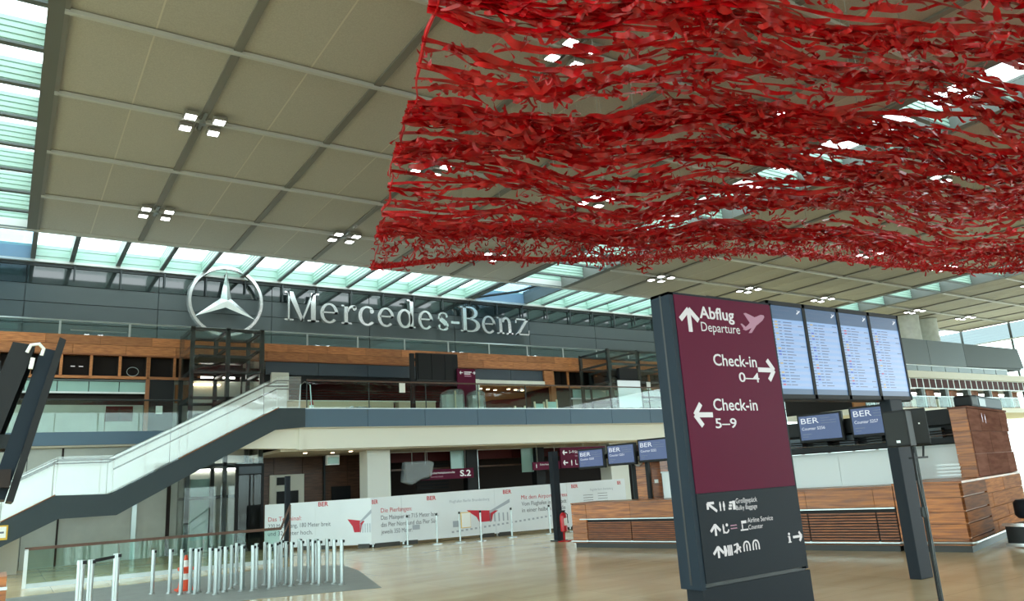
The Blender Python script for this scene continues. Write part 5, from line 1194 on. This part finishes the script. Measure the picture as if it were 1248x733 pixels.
for V, F in SH:
    me = bpy.data.meshes.new('ribbon'); me.from_pydata([tuple(p) for p in V], [], F); me.materials.append(MATS['red_ribbon']); me.polygons.foreach_set('use_smooth', [True]*len(F)); RM.append(me)
pl_ = []               # (shape, position, heading, pitch, roll, scale)
def hd(u, v, u2, v2): a, b2 = NP(u, v), NP(u2, v2); return math.atan2(b2[1]-a[1], b2[0]-a[0]), math.asin((b2[2]-a[2])/np.linalg.norm(b2-a))
for s in strands:
    u = 0.42
    while u < UM:
        v = float(strand_v(s, u)); v2 = float(strand_v(s, u+.3)); h, p = hd(u, v, u+.3, v2)
        sh = int(rs_.integers(0, 26)); pos = NP(u, v+rs_.normal()*.06, rs_.normal()*.06)
        pl_.append((sh, pos, h+rs_.normal()*.15, -p+rs_.normal()*.12, rs_.uniform(-1.5, 1.5), rs_.uniform(.8, 1.3))); u += rs_.uniform(.13, .5)
for k in range(3400):  # curls hanging between the strands
    u = rs_.uniform(0, UM); v = rs_.uniform(.15, 15.2)
    if rs_.random() < .35: v = rs_.uniform(.1, 2.4)
    pos = NP(u, v, rs_.normal()*.12); pl_.append((int(rs_.integers(20, 40)), pos, math.atan2(E1[1], E1[0])+rs_.normal()*.9, rs_.normal()*.5, rs_.uniform(-1.5, 1.5), rs_.uniform(.45, .85)))
for k in range(420):   # frayed far edge
    u = rs_.uniform(0, 24); pos = NP(u, rs_.uniform(0, .35), rs_.normal()*.05); pl_.append((int(rs_.integers(0, 40)), pos, math.atan2(E1[1], E1[0])+rs_.normal()*.3, rs_.normal()*.2, rs_.uniform(-1.5, 1.5), rs_.uniform(.45, .8)))
def seen(p):
    q = (p-np.array([0, 0, EYE])) @ RC
    if q[2] < .5: return None
    x, y = 624+924*q[0]/q[2], 366.5+924*q[1]/q[2]
    return q[2] if (0 < x < 1248 and 0 < y < 733) else None
rank = sorted([(d_, i) for i, d_ in ((i, seen(np.asarray(p[1]))) for i, p in enumerate(pl_)) if d_ is not None])
single = set(i for _, i in rank[:300]); MV = []; MF = []; o = 0
off = np.array(OFF[net.name])
for i, (sh, pos, h, p, r, sc) in enumerate(pl_):
    M3 = (Matrix.Rotation(h, 3, 'Z') @ Matrix.Rotation(p, 3, 'Y') @ Matrix.Rotation(r, 3, 'X'))
    if i in single:
        ob = bpy.data.objects.new('ribbon', RM[sh]); COL.objects.link(ob); ob.parent = net; ob.matrix_local = Matrix.Translation(Vector(np.asarray(pos)-off)) @ M3.to_4x4() @ Matrix.Scale(sc, 4)
    else:
        V, F = SH[sh]; V2 = V @ np.array(M3).T*sc+np.asarray(pos)-off; MV.append(V2); MF.append(np.array(F)+o); o += len(V2)
me = bpy.data.meshes.new('ribbon_mass'); me.from_pydata(np.concatenate(MV).tolist(), [], np.concatenate(MF).tolist()); me.materials.append(MATS['red_ribbon']); me.polygons.foreach_set('use_smooth', [True]*len(me.polygons))
ob = bpy.data.objects.new('ribbon_mass', me); COL.objects.link(ob); ob.parent = net; stuff(ob)
